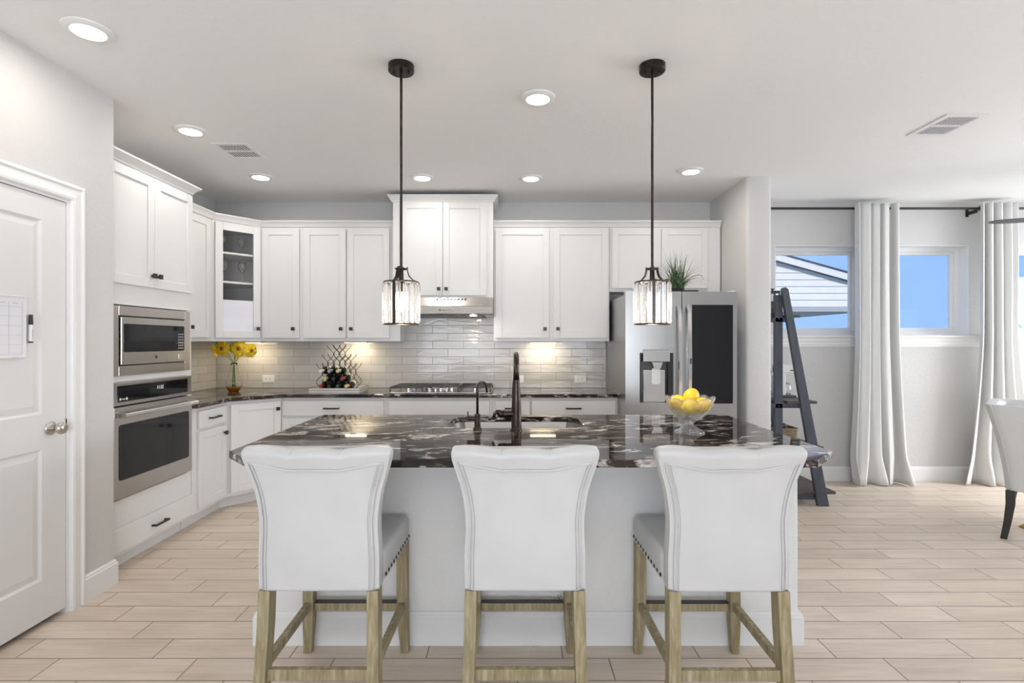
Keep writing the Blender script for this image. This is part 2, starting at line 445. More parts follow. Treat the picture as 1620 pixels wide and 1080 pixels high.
def tag(o, label=None, cat=None, group=None, kind=None):
    if label: o['label'] = label
    if cat: o['category'] = cat
    if group: o['group'] = group
    if kind: o['kind'] = kind
    return o
def thing(name, label, cat, loc=(0, 0, 0), rotz=0, group=None):
    o = bpy.data.objects.new(name, None); C.objects.link(o); o.empty_display_size = 0.1
    o.location = loc; o.rotation_euler = (0, 0, rotz)
    return tag(o, label, cat, group)
def struct(o): o['kind'] = 'structure'; return o
def kids(o): return [c for c in C.objects if c.parent == o]
def copy_tree(o, parent=None):
    c = o.copy(); C.objects.link(c)
    if parent: c.parent = parent
    for ch in kids(o): copy_tree(ch, c)
    return c
def rrect(x0, x1, y0, y1, r, n=6):
    pts = []
    for cx, cy, a0 in ((x1 - r, y0 + r, -90), (x1 - r, y1 - r, 0), (x0 + r, y1 - r, 90), (x0 + r, y0 + r, 180)):
        for k in range(n + 1):
            a = R(a0 + 90 * k / n); pts.append((cx + r * math.cos(a), cy + r * math.sin(a)))
    return pts
def text(name, body, size, mat, parent, loc, rot, ext=0.0003):
    cu = bpy.data.curves.new(name, 'FONT'); cu.body = body; cu.size = size; cu.extrude = ext; cu.align_x = 'CENTER'; cu.align_y = 'CENTER'
    tmp = bpy.data.objects.new(name + '_curve', cu); C.objects.link(tmp); bpy.context.view_layer.update()
    me = bpy.data.meshes.new_from_object(tmp.evaluated_get(bpy.context.evaluated_depsgraph_get())); bpy.data.objects.remove(tmp)
    o = bpy.data.objects.new(name, me); C.objects.link(o); me.materials.clear(); me.materials.append(M[mat]); o.parent = parent; o.location = loc; o.rotation_euler = rot
    return o

# ------------------------------------------------------------------ the room shell
LX = -2.92      # kitchen left wall
PX = -2.25      # pantry wall face
PE = 2.98       # pantry wall ends here
RX = 6.6; RY = -3.2
m = MB(); m.box(LX - 0.1, RX + 0.1, RY - 0.1, YB + 0.35, -0.1, 0); struct(m.build('floor', 'floor'))
m = MB(); m.box(LX - 0.1, RX + 0.1, RY - 0.1, YB + 0.35, CEIL, CEIL + 0.12); struct(m.build('ceiling', 'ceiling'))
WIN = [(2.59, 3.48), (3.606, 4.496), (4.93, 5.82)]; WZ0, WZ1 = 1.432, 2.317
m = MB(); m.box(LX - 0.1, RX + 0.1, YB, YB + 0.2, 0, WZ0); m.box(LX - 0.1, RX + 0.1, YB, YB + 0.2, WZ1, CEIL)
xs = [LX - 0.1] + [v for w in WIN for v in w] + [RX + 0.1]
for i in range(0, len(xs), 2): m.box(xs[i], xs[i + 1], YB, YB + 0.2, WZ0, WZ1)
struct(m.build('wall_back', 'wall'))
m = MB(); m.box(LX - 0.1, LX, RY - 0.1, YB, 0, CEIL); struct(m.build('wall_left', 'wall'))
DY0, DY1, DZ = 1.885, 2.680, 2.085      # door opening in the pantry wall
m = MB(); m.prism([(RY, 0), (DY0, 0), (DY0, DZ), (DY1, DZ), (DY1, 0), (PE, 0), (PE, CEIL), (RY, CEIL)], lambda p: (PX - 0.12, p[0], p[1]), lambda p: (PX, p[0], p[1]))
m.box(LX, PX - 0.12, PE - 0.12, PE, 0, CEIL)
struct(m.build('wall_pantry', 'wall'))
# the wall end between refrigerator and dining area, with bullnose corners
m = MB(); m.plan([(1.95, YB), (1.95, 4.412)] + [(1.95 + 0.03 - 0.03 * math.cos(a), 4.412 - 0.03 * math.sin(a)) for a in (R(30), R(60), R(90))] +
                 [(2.13 + 0.03 * math.sin(a), 4.412 - 0.03 * math.cos(a)) for a in (0, R(30), R(60), R(90))] + [(2.16, YB)], 0, CEIL)
struct(m.build('wall_partition', 'wall', smooth=True, sharp=50))
# right wall with a wide glazed opening, plus added unseen openings for dining and rear fill light
m = MB(); m.box(RX, RX + 0.15, RY - 0.1, -1.5, 0, CEIL); m.box(RX, RX + 0.15, 2.1, 2.7, 0, CEIL); m.box(RX, RX + 0.15, 4.7, YB, 0, CEIL); m.box(RX, RX + 0.15, -1.5, 2.1, 2.35, CEIL)
m.box(RX, RX + 0.15, 2.7, 4.7, 2.35, CEIL); m.box(RX, RX + 0.15, 2.7, 4.7, 0, 0.4)
struct(m.build('wall_right', 'wall'))
m = MB(); m.box(LX - 0.1, -2.4, RY - 0.15, RY, 0, CEIL); m.box(2.0, RX, RY - 0.15, RY, 0, CEIL)
m.box(-2.4, 2.0, RY - 0.15, RY, 2.45, CEIL); m.box(-2.4, 2.0, RY - 0.15, RY, 0, 0.3)
struct(m.build('wall_rear', 'wall'))
def glazing(name, horizontal, a0, a1, z0, z1, c, n):
    e = bpy.data.objects.new(name, None); C.objects.link(e); e['kind'] = 'structure'
    f = MB(); t = 0.03
    def bx(mm, p0, p1, q0, q1, d0, d1):
        if horizontal: mm.box(p0, p1, c + d0, c + d1, q0, q1)
        else: mm.box(c + d0, c + d1, p0, p1, q0, q1)
    bx(f, a0, a1, z0, z0 + 0.07, -t, t); bx(f, a0, a1, z1 - 0.07, z1, -t, t)
    for k in range(n + 1):
        p = a0 + (a1 - a0) * k / n; bx(f, max(a0, p - 0.04), min(a1, p + 0.04), z0 + 0.07, z1 - 0.07, -t, t)
    f.build('window_frame', 'trim', e, 0.003)
    g = MB(); bx(g, a0 + 0.03, a1 - 0.03, z0 + 0.05, z1 - 0.05, -0.003, 0.003); g.build('glass_pane', 'pane', e)
glazing('door_2', False, -1.5, 2.1, 0.0, 2.35, RX + 0.08, 4)
glazing('window_5', False, 2.7, 4.7, 0.4, 2.35, RX + 0.08, 2)  # unseen window, added to carry the dining fill lamp
glazing('window_4', True, -2.4, 2.0, 0.3, 2.45, RY - 0.08, 5)  # unseen window, added for rear light and bright reflections

# dining windows: frame, pane, deep white reveal
for i, (x0, x1) in enumerate(WIN):
    e = bpy.data.objects.new('window_%d' % (i + 1), None); C.objects.link(e); e['kind'] = 'structure'; e.location = ((x0 + x1) / 2, YB + 0.14, WZ0)
    w = (x1 - x0) / 2; h = WZ1 - WZ0
    f = MB(); t = 0.045
    f.box(-w, w, -0.03, 0.04, 0, t); f.box(-w, w, -0.03, 0.04, h - t, h); f.box(-w, -w + t, -0.03, 0.04, t, h - t); f.box(w - t, w, -0.03, 0.04, t, h - t)
    f.build('window_frame', 'trim', e, 0.003)
    f = MB(); t2 = 0.045; u = t2 + 0.03
    f.box(-w + t2, w - t2, -0.012, 0.02, t2, u); f.box(-w + t2, w - t2, -0.012, 0.02, h - u, h - t2)
    f.box(-w + t2, -w + u, -0.012, 0.02, u, h - u); f.box(w - u, w - t2, -0.012, 0.02, u, h - u)
    f.build('sash', 'trim', e, 0.002)
    g = MB(); g.box(-w + u - 0.005, w - u + 0.005, 0.002, 0.008, u - 0.005, h - u + 0.005); g.build('glass_pane', 'pane', e)
    j = MB(); j.box(-w, -w + 0.006, -0.14, -0.03, 0.006, h - 0.006); j.box(w - 0.006, w, -0.14, -0.03, 0.006, h - 0.006)
    j.box(-w, w, -0.14, -0.03, h - 0.006, h); j.box(-w, w, -0.14, -0.03, 0, 0.006); j.build('reveal_lining', 'trim', e)
# continuous stool and apron under the windows
m = MB(); m.prism([(0.0, 1.318), (0.0, 1.428), (-0.055, 1.428), (-0.058, 1.418), (-0.05, 1.408), (-0.03, 1.404), (-0.026, 1.372), (-0.018, 1.362), (-0.018, 1.338), (-0.010, 1.330), (-0.010, 1.318)],
                  lambda p: (2.162, YB + p[0], p[1]), lambda p: (RX, YB + p[0], p[1]))
struct(m.build('trim_1', 'trim'))
def base_profile(h=0.14, t=0.016):
    return [(0, 0), (t, 0), (t, h - 0.022), (t - 0.004, h - 0.016), (t - 0.004, h - 0.010), (t - 0.011, h), (0, h)]
m = MB(); m.prism(base_profile(), lambda p: (2.162, YB - p[0], p[1]), lambda p: (RX, YB - p[0], p[1])); struct(m.build('baseboard_back', 'trim'))
m = MB()
m.prism(base_profile(), lambda p: (PX + p[0], DY1 + 0.083, p[1]), lambda p: (PX + p[0], PE + p[0], p[1]))
m.prism(base_profile(), lambda p: (PX + p[0], RY, p[1]), lambda p: (PX + p[0], DY0 - 0.083, p[1]))
struct(m.build('baseboard_left', 'trim'))
m = MB(); m.prism(base_profile(), lambda p: (2.16 + p[0], 4.412, p[1]), lambda p: (2.16 + p[0], YB - 0.017, p[1]))
m.prism(base_profile(), lambda p: (1.952, 4.382 - p[0], p[1]), lambda p: (2.16 + p[0], 4.382 - p[0], p[1])); struct(m.build('baseboard_partition', 'trim'))

# pantry door with casing
m = MB()
cas = [(0.0, 0.0), (0.083, 0.0), (0.083, 0.017), (0.068, 0.021), (0.060, 0.013), (0.030, 0.015), (0.018, 0.020), (0.006, 0.018), (0.0, 0.010)]
for ys, sg in ((DY1, 1), (DY0, -1)):
    m.prism(cas, lambda p: (PX + p[1], ys + sg * p[0], 0), lambda p: (PX + p[1], ys + sg * p[0], DZ + p[0]))
m.prism(cas, lambda p: (PX + p[1], DY0 - p[0], DZ + p[0]), lambda p: (PX + p[1], DY1 + p[0], DZ + p[0]))
m.box(PX - 0.119, PX, DY1 - 0.012, DY1, 0, DZ); m.box(PX - 0.119, PX, DY0, DY0 + 0.012, 0, DZ); m.box(PX - 0.119, PX, DY0 + 0.012, DY1 - 0.012, DZ - 0.012, DZ)
struct(m.build('trim_2', 'trim'))
dr = MB(); y0, y1, z0, z1 = DY0 + 0.015, DY1 - 0.015, 0.030, DZ - 0.016
xb, xf = PX - 0.045, PX - 0.004
dr.box(xb, xf - 0.012, y0, y1, z0, z1)
st = 0.135
dr.box(xf - 0.012, xf, y0, y0 + st, z0, z1); dr.box(xf - 0.012, xf, y1 - st, y1, z0, z1)
for a, b in ((z0, 0.225), (0.852, 1.022), (1.955, z1)): dr.box(xf - 0.012, xf, y0 + st, y1 - st, a, b)
for a, b in ((0.225, 0.852), (1.022, 1.955)):
    ya, yb = y0 + st, y1 - st; i1, i2 = 0.010, 0.042
    lo = [(ya, a), (yb, a), (yb, b), (ya, b)]
    def inset(d): return [(ya + d, a + d), (yb - d, a + d), (yb - d, b - d), (ya + d, b - d)]
    def P(q, x): return (x, q[0], q[1])
    ringsd = [[P(q, xf) for q in lo], [P(q, xf - 0.010) for q in inset(i1)], [P(q, xf - 0.010) for q in inset(i1 + 0.006)], [P(q, xf - 0.003) for q in inset(i2)]]
    vs = [[dr.bm.verts.new(p) for p in r] for r in ringsd]
    for A, B in zip(vs[:-1], vs[1:]):
        for k in range(4): dr.bm.faces.new([A[k], A[(k + 1) % 4], B[(k + 1) % 4], B[k]])
    dr.bm.faces.new(vs[-1])
door1 = dr.build('door_1', 'door'); door1['kind'] = 'structure'
k = MB(); ky, kz = 2.578, 0.947
k.lathe([(0.0, 0), (0.034, 0), (0.034, 0.004), (0.028, 0.010), (0.014, 0.013), (0.012, 0.030), (0.020, 0.036), (0.029, 0.048), (0.030, 0.056), (0.026, 0.066), (0.012, 0.073), (0, 0.074)], 28,
        (xf, ky, kz), Matrix.Rotation(PI / 2, 4, 'Y'))
k.build('door_knob', 'nickel', door1, smooth=True, sharp=60)
k = MB(); k.box(PX - 0.006, PX + 0.001, DY1 - 0.0145, DY1 - 0.0125, 0.92, 0.98); k.build('strike_plate', 'black', door1)

# ------------------------------------------------------------------ backsplash tile
m = MB()
m.box(LX + 0.012, -1.087, YB - 0.010, YB - 0.001, 0.9135, 1.372)
m.box(-1.087, -0.168, YB - 0.010, YB - 0.001, 0.9135, 1.60)
m.box(-0.168, 0.925, YB - 0.010, YB - 0.001, 0.9135, 1.372)
m.box(LX + 0.001, LX + 0.010, 3.835, YB - 0.0005, 0.9135, 1.372)
tag(m.build('tile_backsplash', 'splash'), 'glossy light grey subway tile backsplash between counter and upper cabinets', 'backsplash')

# ------------------------------------------------------------------ cabinets
def shaker(mb, x0, x1, z0, z1, y=0.0, t=0.020, fw=0.058, rec=0.009, glass=False):
    mb.box(x0, x0 + fw, y - t, y, z0, z1); mb.box(x1 - fw, x1, y - t, y, z0, z1)
    mb.box(x0 + fw, x1 - fw, y - t, y, z0, z0 + fw); mb.box(x0 + fw, x1 - fw, y - t, y, z1 - fw, z1)
    if not glass: mb.box(x0 + fw - 0.001, x1 - fw + 0.001, y - t + rec, y - 0.002, z0 + fw - 0.001, z1 - fw + 0.001)
def knob(parent, x, z, y=-0.020):
    k = MB(); k.box(x - 0.007, x + 0.007, y - 0.018, y, z - 0.007, z + 0.007); k.box(x - 0.0155, x + 0.0155, y - 0.027, y - 0.017, z - 0.0155, z + 0.0155)
    return k.build('knob', 'black', parent, 0.0015)
def pull(parent, x, z, y=-0.020, L=0.135):
    k = MB()
    for sx in (-1, 1):
        k.box(x + sx * (L / 2 - 0.006) - 0.006, x + sx * (L / 2 - 0.006) + 0.006, y - 0.026, y, z - 0.006, z + 0.006)
    k.box(x - L / 2, x + L / 2, y - 0.034, y - 0.024, z - 0.0065, z + 0.0065)
    return k.build('handle', 'black', parent, 0.0015)
def fronts(root, fl):
    for f in fl:
        b = MB()
        if f[0] == 'door':
            _, x0, x1, z0, z1, kn = f
            shaker(b, x0, x1, z0, z1); d = b.build('door', 'cabinet', root, 0.0018)
            if kn: knob(d, kn[0], kn[1])
        else:
            _, x0, x1, z0, z1, hd = f
            b.box(x0, x1, -0.020, 0, z0, z1); d = b.build('drawer', 'cabinet', root, 0.003)
            if hd: pull(d, hd[0], hd[1])
def crown(b, x0, x1, z, y=0.0, ret=(False, False), depth=0.3, h=0.055, p=0.040):
    prof = [(0, 0), (-0.010, 0.0), (-0.014, 0.012), (-p * 0.55, 0.026), (-p * 0.9, h - 0.012), (-p, h - 0.010), (-p, h), (0, h)]
    s = h / 0.055
    prof = [(a, bb) for a, bb in prof]
    la = p if ret[0] else 0; lb = p if ret[1] else 0
    def pa(q): return (x0 + (q[0] if ret[0] else 0), y + q[0], z + q[1])
    def pb(q): return (x1 - (q[0] if ret[1] else 0), y + q[0], z + q[1])
    b.prism(prof, pa, pb)
    if ret[0]: b.prism(prof, lambda q: (x0 + q[0], y + q[0], z + q[1]), lambda q: (x0 + q[0], y + depth, z + q[1]))
    if ret[1]: b.prism(prof, lambda q: (x1 - q[0], y + q[0], z + q[1]), lambda q: (x1 - q[0], y + depth, z + q[1]))

# upper cabinets (faces at y=4.89, face frame at 4.91)
UF = 4.91; UD = YB - 0.002 - UF; UZ0, UZ1 = 1.372, 2.432
def upper(name, label, x0, x1, z0, z1, doors, face=UF, group='white upper cabinets along the back wall', extra=None):
    t = thing(name, label, 'cabinet', ((x0 + x1) / 2, face, z0), 0, group); cx = (x0 + x1) / 2
    b = MB(); b.box(x0 - cx, x1 - cx, 0, YB - 0.002 - face, 0, z1 - z0); b.build('cabinet_body', 'cabinet', t, 0.0015)
    fronts(t, [('door', a - cx, c - cx, d0 - z0, d1 - z0, (kx - cx, kz - z0)) for a, c, d0, d1, kx, kz in doors])
    return t
S = 4.89 / 835
def ux(px): return (px - 810) * S
DZ0, DZ1 = 1.402, 2.415; KZ = 1.487
upper('upper_cabinet', 'narrow white single door upper cabinet right of the glass door cabinet', ux(411), ux(476.2), UZ0, UZ1,
      [(ux(415), ux(473), DZ0, DZ1, ux(464.5), KZ)])
upper('upper_cabinet', 'white two door upper cabinet directly above the wine rack', ux(476.2), ux(632.5), UZ0, UZ1,
      [(ux(480), ux(546.8), DZ0, DZ1, ux(540), KZ), (ux(549.2), ux(616), DZ0, DZ1, ux(556), KZ)])
upper('upper_cabinet', 'wide white two door upper cabinet between range hood and refrigerator', ux(781), ux(964.5), UZ0, UZ1,
      [(ux(784), ux(869), DZ0, DZ1, ux(862), KZ), (ux(876), ux(962), DZ0, DZ1, ux(882.5), KZ)])
upper('upper_cabinet', 'short white two door cabinet above the refrigerator', ux(965), ux(1140.8), 1.832, UZ1,
      [(ux(968.5), ux(1043), 1.862, DZ1, ux(1036), 1.93), (ux(1047), ux(1120), 1.862, DZ1, ux(1054), 1.93)])
# hood cabinet, taller and deeper
HF = 4.82; h0, h1 = -1.088, -0.172
t = thing('hood_cabinet', 'tall white two door cabinet above the steel range hood, reaching almost to ceiling', 'cabinet', ((h0 + h1) / 2, HF, 1.772))
cx = (h0 + h1) / 2
b = MB(); b.box(h0 - cx, h1 - cx, 0, YB - 0.002 - HF, 0, 2.65 - 1.772); b.build('cabinet_body', 'cabinet', t, 0.0015)
fronts(t, [('door', h0 + 0.07 - cx, -0.633 - cx, 0.018, 0.865, (-0.633 - 0.032 - cx, 0.075)), ('door', -0.629 - cx, h1 - 0.06 - cx, 0.018, 0.865, (-0.629 + 0.032 - cx, 0.075))])
b = MB(); crown(b, h0 - cx, h1 - cx, 0.868, 0.0, (True, True), YB - 0.002 - HF, 0.062, 0.045); b.build('crown_molding', 'cabinet', t)
# left wall upper cabinet and corner glass cabinet
LF = -2.61
t = thing('upper_cabinet', 'white upper cabinet on left wall, mostly hidden by the oven tower', 'cabinet', (LF, 3.838, UZ0), PI / 2, 'white upper cabinets along the back wall')
t['group'] = 'white upper cabinets on the left wall'
b = MB(); w = 4.588 - 3.838; b.box(0, w, 0, LF - LX - 0.002, 0, UZ1 - UZ0); b.build('cabinet_body', 'cabinet', t, 0.0015)
fronts(t, [('door', 0.012, w / 2 - 0.002, 0.03, 1.043, (w / 2 - 0.035, 0.115)), ('door', w / 2 + 0.002, w - 0.055, 0.03, 1.043, (w / 2 + 0.035, 0.115))])
A = Vector((-2.61, 4.59)); B = Vector((-2.336, 4.91)); dv_ = (B - A); ang = math.atan2(dv_.y, dv_.x); CW = dv_.length
t = thing('corner_glass_cabinet', 'angled white corner cabinet with clear glass door and stemware shelves', 'cabinet', (A.x, A.y, UZ0), ang)
inv = Matrix.Rotation(-ang, 2)
def loc2(x, y): v = inv @ (Vector((x, y)) - A); return (v.x, v.y)
pent = [loc2(*p) for p in ((A.x, A.y), (B.x, B.y), (-2.336, YB - 0.003), (LX + 0.003, YB - 0.003), (LX + 0.003, 4.59))]
b = MB(); H = UZ1 - UZ0
b.plan(pent, 0, 0.02); b.plan(pent, H - 0.02, H)
def wallseg(b, p, q, th=0.012, z0=0.02, z1=None):
    p, q = Vector(p), Vector(q); d = (q - p).normalized(); n = Vector((-d.y, d.x)) * th
    b.plan([tuple(p), tuple(q), tuple(q + n), tuple(p + n)], z0, z1 or H - 0.02)
for i in (1, 2, 3, 4): wallseg(b, pent[i], pent[(i + 1) % 5])
b.box(0, 0.045, 0, 0.018, 0.02, H - 0.02); b.box(CW - 0.045, CW, 0, 0.018, 0.02, H - 0.02)
b.box(0.045, CW - 0.045, 0, 0.018, 0.02, 0.04); b.box(0.045, CW - 0.045, 0, 0.018, H - 0.04, H - 0.02)
b.build('cabinet_body', 'cabinet', t)
inn = [(0.05, 0.02), (CW - 0.05, 0.02)] + [tuple(Vector(p) * 0.985 + Vector((CW / 2, 0.2)) * 0.015) for p in pent[2:]]
SH = [0.52, 0.78]
for z in SH:
    b = MB(); b.plan([(0.02, 0.03), (CW - 0.02, 0.03)] + [tuple(Vector(p) * 0.955 + Vector((CW / 2, 0.25)) * 0.045) for p in pent[2:]], z, z + 0.018); b.build('shelf', 'cabinet', t)
b = MB(); shaker(b, 0.022, CW - 0.012, 0.03, 1.043, -0.001, 0.020, 0.062, glass=True)
d = b.build('door', 'cabinet', t, 0.0018); knob(d, CW - 0.042, 0.115, -0.021)
b = MB(); b.box(0.082, CW - 0.072, -0.012, -0.008, 0.09, 0.983); b.build('glass_pane', 'pane', d)
b = MB(); b.box(0.082, CW - 0.072, -0.0075, -0.0065, 0.09, 0.368); b.build('reflection_panel', 'board_white', d)  # white sheet painting a window's reflection on the lower glass
def goblet(n, label, pos, h=0.17, r=0.032, cutglass=False):
    pr = [(0, 0), (0.03, 0), (0.031, 0.003), (0.006, 0.010), (0.004, 0.02), (0.004, h * 0.45), (0.012, h * 0.5), (r, h * 0.68), (r * 0.98, h * 0.85), (r * 0.85, h), (r * 0.8, h), (r * 0.92, h * 0.85), (r * 0.9, h * 0.69), (0.008, h * 0.53), (0, h * 0.52)]
    b = MB(); b.lathe(pr, 20, mod=(lambda a, z: 1 + (0.05 * math.cos(8 * a) if z > h * 0.5 else 0)) if cutglass else None)
    o = b.build('stemmed_glass', 'crystal', smooth=True, loc=pos); tag(o, label, 'glass', 'glasses in the corner cabinet'); return o
def cabpt(x, y, z): v = Matrix.Rotation(ang, 2) @ Vector((x, y)); return (A.x + v.x, A.y + v.y, UZ0 + z)
goblet(0, 'stemmed glass at left on the top shelf of the corner cabinet', cabpt(0.12, 0.10, SH[1] + 0.0185), 0.15)
goblet(0, 'stemmed glass at right on the top shelf of the corner cabinet', cabpt(0.29, 0.11, SH[1] + 0.0185), 0.15)
goblet(0, 'cut glass goblet at left on the lower shelf of the corner cabinet', cabpt(0.13, 0.10, SH[0] + 0.0185), 0.19, 0.036, True)
goblet(0, 'cut glass goblet at right on the lower shelf of the corner cabinet', cabpt(0.30, 0.11, SH[0] + 0.0185), 0.19, 0.036, True)
# continuous crown on the low uppers (built as one mitred run)
def crown_run(path, z, h=0.055, p=0.040):
    prof = [(0, 0), (0.010, 0.0), (0.014, 0.012), (p * 0.55, 0.026), (p * 0.9, h - 0.012), (p, h - 0.010), (p, h), (0, h)]
    pts = [Vector(q) for q in path]; rings = []
    for i, q in enumerate(pts):
        dirs = []
        if i > 0: dirs.append((pts[i] - pts[i - 1]).normalized())
        if i < len(pts) - 1: dirs.append((pts[i + 1] - pts[i]).normalized())
        ns_ = [Vector((d.y, -d.x)) for d in dirs]
        if len(ns_) == 2:
            bis = (ns_[0] + ns_[1]).normalized(); k_ = 1 / max(0.3, bis.dot(ns_[0])); nn = bis * k_
        else: nn = ns_[0]
        rings.append([Vector((q.x + nn.x * a, q.y + nn.y * a, z + bb)) for a, bb in prof])
    return rings
b = MB(); b.rings(crown_run([(LF, 3.84), (LF, 4.59), (B.x, B.y), (h0 - 0.002, UF)], UZ1 + 0.0005))
tag(b.build('crown_molding', 'cabinet'), 'white crown molding over the upper cabinets left of the hood', 'crown molding')
b = MB(); b.rings(crown_run([(h1 + 0.002, UF), (ux(1140.8), UF)], UZ1 + 0.0005))
tag(b.build('crown_molding', 'cabinet'), 'white crown molding over the upper cabinets right of the hood', 'crown molding')

# base cabinets, back run: face frame y=4.63
BF = 4.63; BZ = 0.879
def base(name, label, loc, rz, w, d, fl, body=True, group='white base cabinets along the back wall'):
    t = thing(name, label, 'cabinet', (loc[0], loc[1], 0), rz, group)
    b = MB(); b.box(0, w, 0, d, 0.10, BZ); b.build('cabinet_body', 'cabinet', t, 0.0015)
    b = MB(); b.box(0, w, 0.078, d, 0.001, 0.0995); b.build('toe_kick', 'cabinet', t)
    fronts(t, fl); return t
SB = 4.61 / 835
def bx_(px): return (px - 810) * SB
def basecab(x0, x1, dx0, dx1, label, hx, split=True, handle=True):
    w = x1 - x0
    fl = [('drawer', dx0 - x0, dx1 - x0, 0.722, 0.852, (hx - x0, 0.787) if handle else None)]
    if split:
        mm = (dx0 + dx1) / 2 - x0
        fl += [('door', dx0 - x0, mm - 0.002, 0.13, 0.70, (mm - 0.035, 0.64)), ('door', mm + 0.002, dx1 - x0, 0.13, 0.70, (mm + 0.035, 0.64))]
    else: fl += [('door', dx0 - x0, dx1 - x0, 0.13, 0.70, (dx1 - x0 - 0.035, 0.64))]
    return base('base_cabinet', label, (x0, BF), 0, w, YB - 0.012 - BF, fl)
basecab(-2.004, -1.103, bx_(446), bx_(606.5), 'white base cabinet with drawer below the wine rack', bx_(525))
basecab(-1.102, -0.172, bx_(615), bx_(774.5), 'white base cabinet with handleless front below the gas cooktop', 0, handle=False)
basecab(-0.171, 0.164, bx_(784), bx_(838), 'narrow white base cabinet just right of the cooktop', 0.005, split=False)
basecab(0.165, 0.928, bx_(841.5), bx_(974), 'wide white base cabinet beside the refrigerator', bx_(907))
LB = -2.33
base('base_cabinet', 'white base cabinet between oven tower and angled corner cabinet', (LB, 3.838), PI / 2, 4.306 - 3.838, LB - LX - 0.002,
     [('drawer', 0.062, 0.435, 0.722, 0.852, (0.25, 0.787)), ('door', 0.062, 0.435, 0.13, 0.70, (0.40, 0.64))], group='white base cabinets on the left wall')
A2 = Vector((LB, 4.307)); B2 = Vector((-2.006, BF))
ang2 = math.atan2(B2.y - A2.y, B2.x - A2.x); W2 = (B2 - A2).length
t = thing('corner_base_cabinet', 'angled white corner base cabinet with one full height door', 'cabinet', (A2.x, A2.y, 0), ang2)
inv2 = Matrix.Rotation(-ang2, 2)
def l2(x, y): v = inv2 @ (Vector((x, y)) - A2); return (v.x, v.y)
b = MB(); b.plan([l2(*p) for p in ((A2.x, A2.y), (B2.x, B2.y), (-2.006, YB - 0.012), (LX + 0.003, YB - 0.012), (LX + 0.003, 4.307))], 0.10, BZ); b.build('cabinet_body', 'cabinet', t, 0.0015)
b = MB(); b.plan([l2(*p) for p in ((A2.x - 0.078, A2.y + 0.0), (A2.x - 0.078, A2.y + 0.033), (B2.x - 0.033, B2.y + 0.078), (B2.x, B2.y + 0.078), (-2.006, YB - 0.012), (LX + 0.003, YB - 0.012), (LX + 0.003, 4.307))], 0.001, 0.0995); b.build('toe_kick', 'cabinet', t)
fronts(t, [('door', 0.028, W2 - 0.028, 0.13, 0.852, (W2 - 0.06, 0.79))])

# perimeter countertop with front edge following the cabinets
m = MB(); e = 0.045
m.plan([(LX + 0.012, YB - 0.012), (LX + 0.012, 3.838), (LB + e, 3.838), (LB + e, 4.307 - 0.02), (-2.006 + 0.02, BF - e), (0.945, BF - e), (0.945, YB - 0.012)], 0.882, 0.912)
tag(m.build('countertop', 'granite', bevel=0.004), 'black granite countertop running along the back and left walls', 'countertop')

# ------------------------------------------------------------------ oven tower
TF = -2.33; TY0, TY1 = 2.996, 3.832
t = thing('oven_tower', 'tall white cabinet tower holding microwave and wall oven, two doors above', 'cabinet', (TF, TY0, 0), PI / 2)
w = TY1 - TY0; D = TF - LX - 0.002
b = MB(); b.box(0, w, 0, D, 0.10, 0.43); b.box(0, w, 0, D, 1.59, 2.435); b.box(0, 0.045, 0, D, 0.43, 1.59); b.box(w - 0.045, w, 0, D, 0.43, 1.59)
b.box(0.045, w - 0.045, 0, D, 1.128, 1.164); b.box(0.045, w - 0.045, D - 0.02, D, 0.43, 1.59)
b.build('cabinet_body', 'cabinet', t, 0.0015)
b = MB(); b.box(0, w, 0.078, D, 0.001, 0.0995); b.build('toe_kick', 'cabinet', t)
fronts(t, [('door', 0.012, w / 2 - 0.0015, 1.715, 2.42, (w / 2 - 0.028, 1.790)), ('door', w / 2 + 0.0015, w - 0.012, 1.715, 2.42, (w / 2 + 0.028, 1.790)),
           ('drawer', 0.012, w - 0.012, 0.125, 0.268, (w / 2 + 0.035, 0.19))])
b = MB(); crown(b, 0, w, 2.4355, 0.0, (False, True), D, 0.055, 0.050); b.build('crown_molding', 'cabinet', t)

def onleft(name, label, cat, y, z): return thing(name, label, cat, (TF, y, z), PI / 2)
# wall oven; local x = along the wall, y=0 at face frame, front toward -y
t = onleft('wall_oven', 'stainless steel built-in wall oven with bar handle and dark window', 'oven', 3.413, 0.435)
w2 = 0.373
b = MB(); b.box(-0.366, 0.366, 0.0, 0.50, 0.001, 0.688); b.build('oven_body', 'black', t)
b = MB(); b.box(-w2, w2, -0.030, -0.001, 0.557, 0.692); b.build('control_panel', 'steel_y', t, 0.003)
b = MB(); b.box(-w2 + 0.035, w2 - 0.045, -0.032, -0.029, 0.578, 0.674); cpg = b.build('control_glass', 'blackgloss', t, 0.003)
text('clock_display', '11:22', 0.030, 'clock', cpg, (0.035, -0.0325, 0.638), (PI / 2, 0, 0))
b = MB(); b.box(-0.322, -0.312, -0.0328, -0.0315, 0.588, 0.602); b.box(-0.306, -0.280, -0.0328, -0.0315, 0.592, 0.597); b.box(-0.272, -0.258, -0.0328, -0.0315, 0.588, 0.602)
b.build('indicator_marks', 'plastic', cpg)
b = MB(); b.prism(rrect(-w2, w2, 0.012, 0.549, 0.004, 2), lambda p: (p[0], -0.002, p[1]), lambda p: (p[0], -0.036, p[1])); od = b.build('oven_door', 'steel_y', t, 0.003)
b = MB(); b.prism(rrect(-w2 + 0.04, w2 - 0.04, 0.118, 0.445, 0.018, 5), lambda p: (p[0], -0.035, p[1]), lambda p: (p[0], -0.0385, p[1])); b.build('door_window', 'blackgloss', od)
for sx in (-1, 1):
    b = MB(); b.box(sx * 0.335 - 0.018, sx * 0.335 + 0.018, -0.088, -0.036, 0.490, 0.520); b.build('handle_mount', 'steel_y', od, 0.004)
